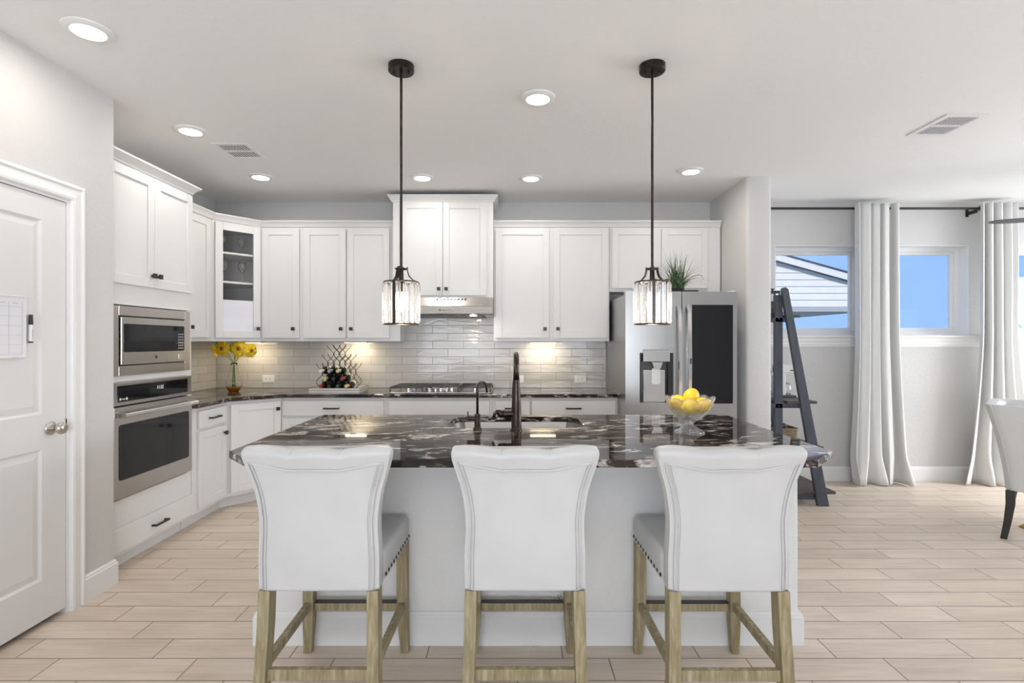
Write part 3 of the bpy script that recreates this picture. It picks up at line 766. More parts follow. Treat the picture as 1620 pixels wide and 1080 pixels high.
b = MB(); b.cyl((-0.355, -0.083, 0.505), (0.355, -0.083, 0.505), 0.0135, 24); b.build('handle', 'chrome', od, smooth=True, sharp=60)
# microwave in trim kit
t = onleft('microwave', 'stainless steel built-in microwave with dark window above the oven', 'microwave', 3.413, 1.166)
b = MB(); b.box(-0.31, 0.31, 0.001, 0.42, 0.03, 0.37); b.build('microwave_body', 'black', t)
b = MB(); hh = 0.416
b.box(-w2, -0.315, -0.022, -0.001, 0, hh); b.box(0.315, w2, -0.022, -0.001, 0, hh); b.box(-0.315, 0.315, -0.022, -0.001, 0, 0.058); b.box(-0.315, 0.315, -0.022, -0.001, 0.358, hh)
b.build('trim_frame', 'steel_y', t, 0.002)
b = MB(); b.box(-0.315, 0.315, -0.010, -0.001, 0.058, 0.358); b.build('shadow_gap', 'black', t)
b = MB(); b.box(-0.307, 0.307, -0.030, -0.010, 0.066, 0.350); md = b.build('microwave_door', 'steel_y', t, 0.004)
b = MB(); b.prism(rrect(-0.285, 0.287, 0.140, 0.310, 0.010, 4), lambda p: (p[0], -0.029, p[1]), lambda p: (p[0], -0.0325, p[1])); mg = b.build('door_window', 'blackgloss', md)
b = MB()
for r_ in range(6):
    for c_ in range(3): b.box(0.222 + c_ * 0.020, 0.233 + c_ * 0.020, -0.0332, -0.0322, 0.155 + r_ * 0.019, 0.162 + r_ * 0.019)
b.build('keypad_marks', 'gridline', mg)
b = MB(); b.box(0.185, 0.285, -0.034, -0.0315, 0.283, 0.305); b.build('display', 'blackgloss', mg)
b = MB(); b.prism([(0.011 * math.cos(a * PI / 10), 0.105 + 0.011 * math.sin(a * PI / 10)) for a in range(20)], lambda p: (p[0], -0.030, p[1]), lambda p: (p[0], -0.0312, p[1])); b.build('round_badge', 'greymetal', md)
b = MB(); b.box(0.228, 0.285, -0.0312, -0.030, 0.085, 0.118); b.build('door_button', 'chrome', md, 0.0005)

# ------------------------------------------------------------------ range hood
t = thing('range_hood', 'low stainless steel range hood under the tall middle cabinet', 'hood', (-0.63, 4.82, 1.60))
b = MB(); b.prism([(0.36, 0.0), (0.36, 0.171), (-0.012, 0.171), (-0.060, 0.090), (-0.115, 0.080), (-0.103, 0.018), (-0.09, 0.008)], lambda p: (-0.43, p[0], p[1]), lambda p: (0.457, p[0], p[1]))
hb = b.build('hood_shell', 'steel', t, 0.002)
b = MB()
for i in range(9):
    x = 0.03 + i * 0.032 - 0.09
    b.hexa([(x, -0.0290, 0.146), (x + 0.016, -0.0290, 0.146), (x + 0.016, -0.024, 0.146), (x, -0.024, 0.146)], [(x + 0.006, -0.0205, 0.160), (x + 0.022, -0.0205, 0.160), (x + 0.022, -0.015, 0.160), (x + 0.006, -0.015, 0.160)])
b.build('vent_slots', 'darkslot', t)
for i in range(6):
    b = MB(); b.cyl((-0.015 + i * 0.024, -0.106, 0.052), (-0.015 + i * 0.024, -0.113, 0.050), 0.006, 12); b.build('button', 'black' if i == 0 else 'chrome', t)
b = MB(); b.box(-0.36, 0.38, -0.05, 0.30, -0.002, 0.006); b.build('grease_filter', 'greymetal', t)
b = MB(); b.cyl((0.28, -0.065, 0.008), (0.28, -0.065, 0.002), 0.03, 20); b.build('hood_lamp', 'lens', t)
area('hood_light', (0.28, -0.065, 0.0), 0.05, 0.05, 1.5, (1, 0.95, 0.88), (0, 0.35, -1), t, 'DISK')

# ------------------------------------------------------------------ cooktop
t = thing('gas_cooktop', 'stainless steel gas cooktop with three cast grates on the back counter', 'cooktop', (-0.635, 4.90, 0.912))
b = MB(); b.plan(rrect(-0.455, 0.455, -0.255, 0.225, 0.02), 0.0005, 0.012); b.build('cooktop_tray', 'steel', t, 0.004)
for gx in (-0.300, 0.0, 0.300):
    b = MB(); hw_, y0_, y1_ = 0.142, (-0.225 if gx else -0.10), 0.205
    z_ = 0.050
    b.tube([(gx - hw_, y0_, z_), (gx + hw_, y0_, z_)], 0.006, 6); b.tube([(gx - hw_, y1_, z_), (gx + hw_, y1_, z_)], 0.006, 6)
    for xx in (-hw_, 0, hw_): b.tube([(gx + xx, y0_, z_), (gx + xx, y1_, z_)], 0.006, 6)
    for q in (0.25, 0.5, 0.75):
        yy = y0_ + (y1_ - y0_) * q
        b.tube([(gx - hw_, yy, z_), (gx + hw_, yy, z_)], 0.0055, 6)
    for xx in (-hw_, hw_):
        for yy in (y0_, y1_): b.tube([(gx + xx, yy, z_), (gx + xx * 1.02, yy, 0.0125)], 0.0065, 6)
    b.build('burner_grate', 'greymetal', t, smooth=True)
for bx0, by0, br in ((-0.30, -0.11, 0.042), (-0.30, 0.11, 0.036), (0, 0.06, 0.05), (0.30, -0.11, 0.036), (0.30, 0.11, 0.042)):
    b = MB(); b.lathe([(0, 0.0125), (br, 0.0125), (br, 0.022), (br * 0.8, 0.026), (br * 0.78, 0.034), (0, 0.036)], 24, (bx0, by0, 0)); b.build('burner', 'chrome', t, smooth=True, sharp=40)
for i in range(5):
    b = MB(); x = -0.10 + i * 0.05; y = -0.20 + (0.035 if i % 2 else 0)
    b.lathe([(0, 0.0125), (0.020, 0.0125), (0.020, 0.017), (0.016, 0.019), (0.0155, 0.038), (0.012, 0.042), (0, 0.042)], 20, (x, y, 0)); b.build('control_knob', 'chrome', t, smooth=True, sharp=40)

# ------------------------------------------------------------------ refrigerator
FX, FW, FY = 1.380, 0.455, 4.29
t = thing('refrigerator', 'stainless french door refrigerator with dark glass panel and water dispenser', 'refrigerator', (FX, FY, 0))
b = MB(); b.box(-FW + 0.004, FW - 0.004, 0.078, 0.86, 0.02, 1.755); b.build('fridge_body', 'steel_v', t, 0.003)
for zz in (1.760,):
    b = MB(); b.box(-FW + 0.01, -FW + 0.055, 0.02, 0.12, 1.7555, 1.785); b.build('hinge_cover', 'plastic', t, 0.004)
    b = MB(); b.box(FW - 0.055, FW - 0.01, 0.02, 0.12, 1.7555, 1.785); b.build('hinge_cover', 'plastic', t, 0.004)
def curved_panel(b, x0, x1, z0, z1, depth=0.074, bow=0.014, n=10):
    # front bows gently forward over the whole fridge width
    def yf(x): return bow * (x / FW) ** 2 * (1.0) 
    pts = [(x0 + (x1 - x0) * i / n) for i in range(n + 1)]
    pl = [(x, yf(x)) for x in pts] + [(x1, depth), (x0, depth)]
    b.plan(pl, z0, z1)
dz0, dz1 = 0.70, 1.776
# left door in pieces round the dispenser recess
dx0, dx1, dq0, dq1 = -0.340, -0.068, 0.872, 1.278
b = MB()
curved_panel(b, -FW, dx0, dz0, dz1); curved_panel(b, dx1, -0.003, dz0, dz1); curved_panel(b, dx0, dx1, dz0, dq0); curved_panel(b, dx0, dx1, dq1, dz1)
ld = b.build('left_door', 'steel_v', t, 0.0); bmesh_ = None
b = MB(); b.box(dx0 - 0.003, dx1 + 0.003, 0.066, 0.073, dq0, dq1); b.build('dispenser_back', 'greymetal', ld)
b = MB(); b.box(dx0, dx0 + 0.012, 0.01, 0.068, dq0, dq1); b.box(dx1 - 0.040, dx1, 0.012, 0.068, dq0, dq1); b.box(dx0, dx1, 0.014, 0.068, dq1 - 0.01, dq1); b.build('dispenser_frame', 'black', ld)
b = MB(); b.box(dx0 + 0.035, dx1 - 0.055, 0.035, 0.066, dq0, dq1 - 0.14); b.build('dispenser_panel', 'chrome', ld, 0.004)
b = MB(); b.box(dx0 + 0.025, dx1 - 0.030, -0.004, 0.05, 1.205, 1.305); dpn = b.build('dispenser_display', 'steel_v', ld, 0.004)
b = MB()
for i in range(5): b.box(-0.30 + i * 0.035, -0.288 + i * 0.035, -0.0046, -0.0038, 1.238, 1.241)
b.box(-0.205, -0.175, -0.0046, -0.0038, 1.286, 1.290); b.box(-0.155, -0.110, -0.0046, -0.0038, 1.286, 1.290)
b.build('display_marks', 'gridline', dpn)
b = MB(); b.hexa([(-0.225, 0.0, 1.150), (-0.170, 0.0, 1.150), (-0.170, 0.05, 1.150), (-0.225, 0.05, 1.150)], [(-0.245, 0.002, 1.203), (-0.150, 0.002, 1.203), (-0.150, 0.05, 1.203), (-0.245, 0.05, 1.203)])
b.build('dispenser_nozzle', 'chrome', ld, 0.004)
b = MB(); b.prism(rrect(-0.235, -0.165, 1.02, 1.15, 0.012, 4), lambda p: (p[0], 0.030, p[1]), lambda p: (p[0], 0.036, p[1])); b.build('dispenser_paddle', 'plastic', ld, 0.001)
b = MB(); curved_panel(b, 0.003, FW, dz0, dz1); rd = b.build('right_door', 'steel_v', t)
b = MB(); gx0, gx1, gz0, gz1 = 0.083, 0.420, 0.865, 1.668
pl = [(gx0 + (gx1 - gx0) * i / 8, 0.014 * ((gx0 + (gx1 - gx0) * i / 8) / FW) ** 2 - 0.0025) for i in range(9)]
b.plan(pl + [(x, y + 0.004) for x, y in pl[::-1]], gz0, gz1); b.build('dark_glass_panel', 'blackgloss', rd)
for hx, par in ((-0.028, ld), (0.048, rd)):
    b = MB(); pts = []
    for i in range(21):
        u = i / 20; z = 0.76 + u * 0.90; bow = -0.060 * (1 - (2 * u - 1) ** 2 * 0.55) + 0.0
        if i in (0, 20): bow = -0.012
        pts.append((hx, bow, z))
    rings = [[(hx + dx, y + dy, z) for dx, dy in ((-0.017, 0.006), (-0.013, -0.008), (0.013, -0.008), (0.017, 0.006), (0.010, 0.012), (-0.010, 0.012))] for _, y, z in pts]
    b.rings(rings); b.build('door_handle', 'chrome', par, smooth=True, sharp=50)
    for z in (0.775, 1.645):
        b = MB(); b.box(hx - 0.010, hx + 0.010, -0.03, 0.003, z - 0.02, z + 0.02); b.build('handle_mount', 'chrome', par, 0.002)
b = MB(); b.box(0.052 - 0.010, 0.052 + 0.006, -0.070, -0.066, 1.190, 1.235); b.build('handle_button', 'greymetal', rd)
for z0_, z1_ in ((0.375, 0.692), (0.045, 0.367)):
    b = MB(); curved_panel(b, -FW, FW, z0_, z1_, n=20); dd = b.build('freezer_drawer', 'steel_v', t)
    b = MB(); b.cyl((-0.36, -0.04, z1_ - 0.05), (0.36, -0.04, z1_ - 0.05), 0.012, 16); b.box(-0.34, -0.32, -0.04, 0.01, z1_ - 0.06, z1_ - 0.04); b.box(0.32, 0.34, -0.04, 0.01, z1_ - 0.06, z1_ - 0.04); b.build('drawer_handle', 'chrome', dd)
b = MB(); b.box(-FW + 0.02, FW - 0.02, 0.10, 0.8, 0.0005, 0.0195); b.build('foot_rail', 'black', t)

# ------------------------------------------------------------------ island
IX0, IX1 = -1.150, 1.298; IY0, IY1 = 2.395, 3.270
t = thing('kitchen_island', 'light grey kitchen island base with white baseboard', 'island', (0.074, (IY0 + IY1) / 2, 0))
ox, oy = 0.074, (IY0 + IY1) / 2
def ib(b, x0, x1, y0, y1, z0, z1): b.box(x0 - ox, x1 - ox, y0 - oy, y1 - oy, z0, z1)
b = MB(); ib(b, IX0, IX1, IY0, IY0 + 0.13, 0, 0.879); ib(b, IX0, IX0 + 0.10, IY0 + 0.13, IY1 - 0.02, 0, 0.879); ib(b, IX1 - 0.10, IX1, IY0 + 0.13, IY1 - 0.02, 0, 0.879)
b.build('island_wall', 'island_wall', t, 0.008, 3)
b = MB(); ib(b, IX0 + 0.10, -0.42, IY0 + 0.13, IY1 - 0.04, 0.1, 0.879); ib(b, 0.46, IX1 - 0.10, IY0 + 0.13, IY1 - 0.04, 0.1, 0.879); ib(b, -0.42, 0.46, IY1 - 0.06, IY1 - 0.04, 0.1, 0.879); ib(b, -0.42, 0.46, IY0 + 0.13, IY1 - 0.06, 0.1, 0.12)
ib(b, IX0 + 0.10, IX1 - 0.10, IY0 + 0.13, IY1 - 0.11, 0, 0.1)
b.build('cabinet_body', 'cabinet', t)
n_ = 4; xw = (IX1 - IX0 - 0.20) / n_
for i in range(n_):
    a = IX0 + 0.10 + i * xw + 0.004; c = a + xw - 0.008
    b = MB()
    fw = 0.058
    for q in ((a, a + fw, 0.13, 0.86), (c - fw, c, 0.13, 0.86), (a + fw, c - fw, 0.13, 0.13 + fw), (a + fw, c - fw, 0.86 - fw, 0.86)): ib(b, q[0], q[1], IY1 - 0.04, IY1 - 0.02, q[2], q[3])
    ib(b, a + fw, c - fw, IY1 - 0.04, IY1 - 0.029, 0.13 + fw, 0.86 - fw)
    d = b.build('door', 'cabinet', t)
    b = MB(); kx = (c if i % 2 == 0 else a) + (-0.03 if i % 2 == 0 else 0.03); ib(b, kx - 0.015, kx + 0.015, IY1 - 0.0195, IY1 + 0.006, 0.78, 0.81); b.build('knob', 'black', d)
b = MB(); prof = base_profile(0.148, 0.018)
def ringat(x, y, sx, sy): return [Vector((x + sx * p[0] - ox, y + sy * p[0] - oy, p[1])) for p in prof]
b.rings([ringat(IX0, IY1 - 0.02, -1, 0), ringat(IX0, IY0, -1, -1), ringat(IX1, IY0, 1, -1), ringat(IX1, IY1 - 0.02, 1, 0)])
b.build('baseboard', 'trim', t)
# narrow cleat strip under the overhang
b = MB(); ib(b, IX0, IX1, IY0 - 0.004, IY0 - 0.0005, 0.858, 0.8785); b.build('top_cleat', 'trim', t)
# countertop with clipped corners and sink opening
c0x, c1x = -1.184, 1.340
outer = [(c0x, 3.31), (c0x, 2.207), (c0x + 0.156, 2.04), (c1x - 0.156, 2.04), (c1x, 2.207), (c1x, 3.31)]
SKx0, SKx1, SKy0, SKy1 = -0.350, 0.392, 2.800, 3.215
hole = rrect(SKx0, SKx1, SKy0, SKy1, 0.11, 8)
b = MB(); b.holes(outer, [hole], 0.8815, 0.912)
tag(b.build('island_countertop', 'granite', bevel=0.004), 'large polished black granite island top with clipped corners', 'countertop')
t = thing('sink', 'stainless undermount sink set into the island top', 'sink', (0.021, 3.0075, 0.68))
b = MB(); ri = rrect(SKx0 - 0.012 - 0.021, SKx1 + 0.012 - 0.021, SKy0 - 0.012 - 3.0075, SKy1 + 0.012 - 3.0075, 0.12, 8)
ri2 = rrect(SKx0 - 0.006 - 0.021, SKx1 + 0.006 - 0.021, SKy0 - 0.006 - 3.0075, SKy1 + 0.006 - 3.0075, 0.115, 8)
rb_ = rrect(SKx0 + 0.03 - 0.021, SKx1 - 0.03 - 0.021, SKy0 + 0.03 - 3.0075, SKy1 - 0.03 - 3.0075, 0.09, 8)
b.rings([[(x, y, 0.20) for x, y in ri], [(x, y, 0.20) for x, y in ri2], [(x, y, 0.03) for x, y in rrect(SKx0 + 0.005 - 0.021, SKx1 - 0.005 - 0.021, SKy0 + 0.005 - 3.0075, SKy1 - 0.005 - 3.0075, 0.105, 8)], [(x, y, 0.006) for x, y in rb_]], True, False)
b.bm.faces.new([v for v in b.bm.verts if abs(v.co.z - 0.006) < 1e-5])
b.build('basin', 'steel_dark', t, smooth=True, sharp=50)
b = MB(); b.lathe([(0, 0), (0.045, 0), (0.045, 0.003), (0.03, 0.001), (0, 0.001)], 24, (0, 0.05, 0.0065)); b.build('drain', 'chrome', t)

# faucets
t = thing('faucet', 'tall dark bronze gooseneck kitchen faucet behind the island sink', 'faucet', (0.022, 2.715, 0.912))
t['label'] = 'tall dark bronze gooseneck faucet on the near side of the island sink'
b = MB(); b.lathe([(0, 0.0005), (0.030, 0.0005), (0.030, 0.006), (0.026, 0.010), (0.0255, 0.10), (0.023, 0.15), (0.019, 0.21), (0.0165, 0.26)], 28)
body = b.build('faucet_body', 'bronze', t, smooth=True, sharp=50)
pts = []
for i in range(25):
    a = PI * i / 24; pts.append((0, 0.085 - 0.085 * math.cos(a), 0.305 + 0.085 * math.sin(a)))
b = MB(); b.tube([(0, 0, 0.255)] + pts + [(0, 0.172, 0.27)], [0.0165] + [0.014] * 25 + [0.014], 20); b.build('gooseneck_spout', 'bronze', t, smooth=True)
b = MB(); b.lathe([(0, 0), (0.021, 0), (0.023, 0.01), (0.020, 0.06), (0.015, 0.11), (0, 0.112)], 24, (0, 0.173, 0.165)); b.build('spray_head', 'bronze', t, smooth=True, sharp=50)
b = MB(); b.cyl((0, 0, 0.085), (-0.060, 0, 0.085), 0.019, 24); b.cyl((-0.060, 0, 0.085), (-0.066, 0, 0.085), 0.022, 24); b.ball((-0.078, 0, 0.085), 0.021, 20)
hv = b.build('valve', 'bronze', t, smooth=True, sharp=50)
b = MB(); b.tube([(-0.080, 0, 0.098), (-0.098, -0.002, 0.098), (-0.112, -0.004, 0.086), (-0.118, -0.006, 0.066)], [0.009, 0.010, 0.009, 0.007], 12); b.ball((-0.118, -0.006, 0.064), 0.008); b.build('lever', 'bronze', hv, smooth=True)
t = thing('filter_tap', 'small slender bronze filtered water tap left of the main faucet', 'faucet', (-0.178, 2.715, 0.912))
b = MB(); b.lathe([(0, 0.0005), (0.022, 0.0005), (0.022, 0.012), (0.016, 0.018), (0.0145, 0.075), (0.015, 0.08), (0.013, 0.086), (0, 0.086)], 24); b.build('tap_body', 'bronze', t, smooth=True, sharp=50)
pts = [(0, 0, 0.085), (0, 0, 0.21)] + [(0.022 * (1 - math.cos(a)), 0.028 * (1 - math.cos(a)), 0.218 + 0.030 * math.sin(a)) for a in [PI * i / 10 for i in range(11)]] + [(0.046, 0.058, 0.19)]
b = MB(); b.tube(pts, [0.0065] * 2 + [0.0055] * 12, 12); b.build('spout', 'bronze', t, smooth=True)
b = MB(); b.cyl((-0.010, 0, 0.062), (-0.052, 0, 0.062), 0.012, 20); b.cyl((-0.049, 0, 0.06), (-0.049, 0, 0.098), 0.003, 10); b.build('tap_handle', 'bronze', t, smooth=True, sharp=50)

# fruit bowl with lemons
t = thing('fruit_bowl', 'footed cut glass bowl of lemons on the island', 'bowl', (0.895, 2.66, 0.9125))
t['label'] = 'footed clear cut glass bowl with scalloped rim on the island'
def flute(a, z): return 1 + 0.035 * abs(math.cos(6 * a)) * (1 if z > 0.05 else 1.0)
NP = 96
prof = [(0.001, 0.0), (0.070, 0.0), (0.073, 0.004), (0.050, 0.018), (0.022, 0.034), (0.018, 0.044), (0.024, 0.054), (0.050, 0.068), (0.080, 0.095), (0.102, 0.130), (0.118, 0.166), (0.122, 0.176),
        (0.118, 0.178), (0.112, 0.166), (0.096, 0.131), (0.074, 0.100), (0.046, 0.076), (0.016, 0.066), (0.001, 0.064)]
rings = []
for r_, z_ in prof:
    ring = []
    for kk in range(NP):
        a = 2 * PI * kk / NP
        sc = 1 + (0.06 * (abs(math.cos(5 * a)) - 0.5) + 0.018 * (abs(math.sin(15 * a)) - 0.5)) * min(1, r_ / 0.03)
        zz = z_ + (0.012 * (abs(math.cos(5 * a)) - 0.6) if z_ > 0.15 else 0)
        ring.append((r_ * sc * math.cos(a), r_ * sc * math.sin(a), zz))
    rings.append(ring)
b = MB(); b.rings(rings); b.build('cut_glass', 'cutglass', t, smooth=True)
LM = [(-0.064, -0.012, 0.140, 20, 'lemon at the left rim of the glass bowl'), (-0.016, -0.056, 0.126, 80, 'lemon with stem scar low at front of the glass bowl'),
      (0.046, -0.042, 0.130, 40, 'lemon low at front right of the glass bowl'), (0.006, 0.004, 0.165, 110, 'lemon on top in the middle of the bowl pile'),
      (0.030, 0.052, 0.168, 160, 'lemon at the back of the bowl, highest of the pile'), (-0.030, 0.050, 0.120, 200, 'lemon mostly hidden at the back left of the bowl')]
for x, y, z, a, lb in LM:
    b = MB(); r_ = 0.034
    pr = [(0.001, -0.043), (0.006, -0.042), (0.014, -0.036), (0.026, -0.024), (0.0325, -0.008), (0.0335, 0.004), (0.029, 0.020), (0.019, 0.033), (0.008, 0.040), (0.004, 0.044), (0.001, 0.045)]
    b.lathe([(a_ * 1.07, c_ * 1.07) for a_, c_ in pr], 24); o = b.build('lemon', 'lemon', smooth=True, loc=(0.895 + x, 2.66 + y, 0.9125 + z + 0.014), rot=(R(75 if a != 110 else 50), 0, R(a))); tag(o, lb, 'lemon', 'lemons in the glass bowl')
    b = MB(); b.lathe([(0.001, -0.0475), (0.004, -0.0475), (0.004, -0.045), (0.001, -0.045)], 10); b.build('stem_scar', 'stem', o)

# ------------------------------------------------------------------ counter stools
HW = [(0.490, 0.2105), (0.60, 0.212), (0.70, 0.207), (0.747, 0.207), (0.80, 0.213), (0.85, 0.222), (0.896, 0.236), (0.94, 0.249), (0.965, 0.254), (1.0, 0.256)]
def interp(tb, x):
    if x <= tb[0][0]: return tb[0][1]
    for (a, va), (b_, vb) in zip(tb[:-1], tb[1:]):
        if x <= b_:
            u = (x - a) / (b_ - a); u = u * u * (3 - 2 * u) if False else u
            return va + (vb - va) * u
    return tb[-1][1]
def back_y(z):   # centre line of the back (local y, back is -y)
    u = (z - 0.49) / 0.51
    return -0.205 - 0.012 * u - 0.028 * max(0, u - 0.55) ** 2 * 5
def topdip(x):
    a = abs(x); base_ = 0.010 * (min(1, a / 0.235)) ** 2 * 1.0
    puff = 0.009 * abs(math.sin(PI * (x + 0.255) / 0.17)) ** 0.55
    return base_ + puff - 0.014
def make_stool():
    root = thing('counter_stool', '', 'stool', (0, 0, 0))
    # seat
    zs = [(0.492, 1.0), (0.498, 1.006), (0.560, 1.006), (0.583, 0.998), (0.594, 0.975), (0.600, 0.92), (0.603, 0.80)]
    rings = []
    for z, s_ in zs:
        pl = []
        for x, y in rrect(-0.228, 0.228, -0.165, 0.250, 0.025, 5):
            tp = 1 - 0.05 * (0.250 - y) / 0.415
            cy = 0.0425
            pl.append((x * tp * s_, cy + (y - cy) * s_, z))
        rings.append(pl)
    b = MB(); b.rings(rings); seat = b.build('seat', 'vinyl', root, smooth=True, sharp=55)
    b = MB()
    for i in range(11):
        y = -0.150 + i * 0.038; tp = 1 - 0.05 * (0.250 - y) / 0.415
        for s_ in (-1, 1): b.ball((s_ * (0.2295 * tp), y, 0.508), 0.0078, 8, (0.5, 1, 1))
    for i in range(12): b.ball((-0.205 + i * 0.03727, 0.2515, 0.508), 0.0078, 8, (1, 0.5, 1))
    b.build('nailhead_trim', 'black', seat, smooth=True)
    # backrest
    N = 15; side = []
    levels = [0.488, 0.492, 0.50] + [0.50 + 0.455 * i / 16 for i in range(1, 17)] + [0.968, 0.980, 0.990, 0.997, 1.001, 1.002]
    rings = []
    for li, z in enumerate(levels):
        hw = interp(HW, z); th = 0.040
        if z > 0.94: th = 0.040 + 0.006 * math.sin(min(1, (z - 0.94) / 0.04) * PI / 2)
        k_ = 1.0
        if z > 0.975: k_ = math.sqrt(max(0.03, 1 - ((z - 0.975) / 0.0275) ** 2))
        if li == 0: k_ = 0.9
        yc = back_y(z); wgt = max(0.0, min(1.0, (z - 0.86) / 0.13)); ring = []
        for j in range(2 * N + 8):
            # stadium-like section: outer face (-y), side, inner face (+y), side
            if j <= N: x = -1 + 2 * j / N; yy = -1
            elif j < N + 4: aa = (j - N) / 4 * PI; x = 1 + 0.02 * math.sin(aa); yy = -math.cos(aa)
            elif j <= 2 * N + 4: x = 1 - 2 * (j - N - 4) / N; yy = 1
            else: aa = (j - 2 * N - 4) / 4 * PI; x = -1 - 0.02 * math.sin(aa); yy = math.cos(aa)
            edge = hw - 0.012 * (1 - k_)
            X = x * edge
            bul = 0.0
            if yy > 0.9: bul = 0.008 * abs(math.sin(PI * (X + 0.255) / 0.17))   # inner channel puffs
            if yy < -0.9: bul = -0.004 * (1 - x * x)
            rnd_ = 0.012 * max(0, abs(x) - 0.93) / 0.07
            Y = yc + (yy * th - (rnd_ * (1 if yy > 0 else -1) if abs(yy) > 0.9 else 0)) * k_ + bul * k_
            ring.append((X, Y, z + topdip(X) * wgt))
        rings.append(ring)
    b = MB(); b.rings(rings); back = b.build('backrest', 'vinyl', root, smooth=True, sharp=70)
    b = MB()
    for off, pr_ in ((0.015, 0.0030), (0.027, 0.0024)):
        path = []
        zt = 0.952 - off * 0.4
        for i in range(24):
            z = 0.496 + (zt - 0.496) * i / 23; hw = interp(HW, z); xx = -(hw - off)
            path.append((xx, back_y(z) - 0.0405 - 0.004 * (1 - (xx / hw) ** 2), z + topdip(xx) * max(0, min(1, (z - 0.86) / 0.13))))
        n0 = len(path); hwt = interp(HW, zt) - off
        for i in range(1, 24):
            xx = -hwt + 2 * hwt * i / 24; path.append((xx, back_y(zt) - 0.0405 - 0.004 * (1 - (xx / (hwt + off)) ** 2), zt + topdip(xx) * 0.7 - 0.020 * (1 - (xx / hwt) ** 2)))
        path += [(-p[0], p[1], p[2]) for p in path[:n0][::-1]]
        b.tube(path, pr_, 6)
    b.build('piping', 'vinyl', back, smooth=True)
    b = MB(); b.tube([(p[0] * 0.985 if True else p[0], p[1] + 0.0008, p[2]) for p in path], 0.0014, 6); b.build('crease_shade_line', 'crease_shade', back, smooth=True)  # thin grey tube, paints the shaded crease along the piping
    b = MB()
    for xs_ in (-0.085, 0.085):
        b.tube([(xs_, back_y(0.955) - 0.047, 0.962 - 0.004), (xs_, back_y(0.98) - 0.045, 0.980), (xs_, back_y(0.99) - 0.020, 0.992), (xs_, back_y(0.99) + 0.02, 0.992), (xs_, back_y(0.98) + 0.045, 0.978)], 0.0022, 6)
    b.build('seam', 'piping', back, smooth=True)
    # legs
    def leg(x, y_pts, zs_, wx, wy):
        b = MB(); rings = []
        for (xx, yy), z, a, c in zip(y_pts, zs_, wx, wy):
            rings.append([(xx - a / 2, yy - c / 2, z), (xx + a / 2, yy - c / 2, z), (xx + a / 2, yy + c / 2, z), (xx - a / 2, yy + c / 2, z)])
        b.rings(rings); return b.build('leg', 'oak', root, 0.003)
    for s_ in (-1, 1):
        leg(0, [(s_ * 0.203, -0.262), (s_ * 0.199, -0.240), (s_ * 0.194, -0.222), (s_ * 0.192, -0.215)], [0.0, 0.17, 0.35, 0.4875], [0.040, 0.042, 0.042, 0.042], [0.046, 0.056, 0.060, 0.060])
        leg(0, [(s_ * 0.214, 0.226), (s_ * 0.207, 0.218), (s_ * 0.205, 0.216), (s_ * 0.205, 0.216)], [0.0, 0.15, 0.30, 0.4915], [0.034, 0.046, 0.047, 0.047], [0.036, 0.046, 0.048, 0.048])
        b = MB(); b.hexa([(s_ * 0.198 - 0.012, -0.210, 0.197), (s_ * 0.198 + 0.012, -0.210, 0.197), (s_ * 0.205 + 0.012, 0.193, 0.197), (s_ * 0.205 - 0.012, 0.193, 0.197)],
                         [(s_ * 0.198 - 0.012, -0.210, 0.232), (s_ * 0.198 + 0.012, -0.210, 0.232), (s_ * 0.205 + 0.012, 0.193, 0.232), (s_ * 0.205 - 0.012, 0.193, 0.232)]); b.build('stretcher', 'oak', root, 0.002)
    b = MB(); b.box(-0.182, 0.182, 0.207, 0.229, 0.187, 0.222); b.build('stretcher', 'oak', root, 0.002)
    b = MB(); b.box(-0.180, 0.180, 0.204, 0.231, 0.2225, 0.227); b.build('foot_plate', 'black', root, 0.0005)
    b = MB(); b.box(-0.178, 0.178, -0.248, -0.226, 0.172, 0.212); b.build('stretcher', 'oak', root, 0.002)
    return root
SLBL = ['white upholstered counter stool at the left end of the island', 'white upholstered counter stool in the middle, in front of the sink', 'white upholstered counter stool at the right end, near the ladder shelf']
proto = make_stool()
for i, (x, y, rz) in enumerate(((-0.686, 2.110, 0), (0.046, 2.110, 0), (0.768, 2.105, 0))):
    o = proto if i == 0 else copy_tree(proto)
    o.location = (x, y, 0); o.rotation_euler = (0, 0, R(rz)); tag(o, SLBL[i], 'stool', 'counter stools at the island')

# ------------------------------------------------------------------ outlets
def outlet(label, loc, rotz=0, horizontal=False, decor=True):
    t = thing('wall_outlet', label, 'outlet', loc, rotz, 'wall outlets')
    w, h = (0.058, 0.036) if horizontal else (0.036, 0.058)
    b = MB(); b.box(-w, w, -0.006, -0.0005, -h, h); b.build('cover_plate', 'plastic', t, 0.002)
    for s_ in (-1, 1):
        cx_, cz_ = (s_ * 0.020, 0) if horizontal else (0, s_ * 0.020)
        b = MB(); b.prism([(cx_ + 0.0165 * math.cos(a * PI / 10), cz_ + 0.0165 * math.sin(a * PI / 10)) for a in range(20)], lambda p: (p[0], -0.006, p[1]), lambda p: (p[0], -0.0072, p[1]))
        rc = b.build('socket', 'plastic', t)
        b = MB()
        if horizontal:
            b.box(cx_ - 0.003, cx_ + 0.006, -0.0078, -0.0071, 0.004, 0.006); b.box(cx_ - 0.003, cx_ + 0.006, -0.0078, -0.0071, -0.006, -0.004); b.box(cx_ - 0.010, cx_ - 0.006, -0.0078, -0.0071, -0.002, 0.002)
        else:
            b.box(-0.0065, -0.0045, -0.0078, -0.0071, cz_ - 0.001, cz_ + 0.008); b.box(0.0045, 0.0065, -0.0078, -0.0071, cz_ - 0.001, cz_ + 0.008); b.box(-0.0022, 0.0022, -0.0078, -0.0071, cz_ - 0.009, cz_ - 0.0045)
        b.build('slots', 'darkslot', rc)
    return t
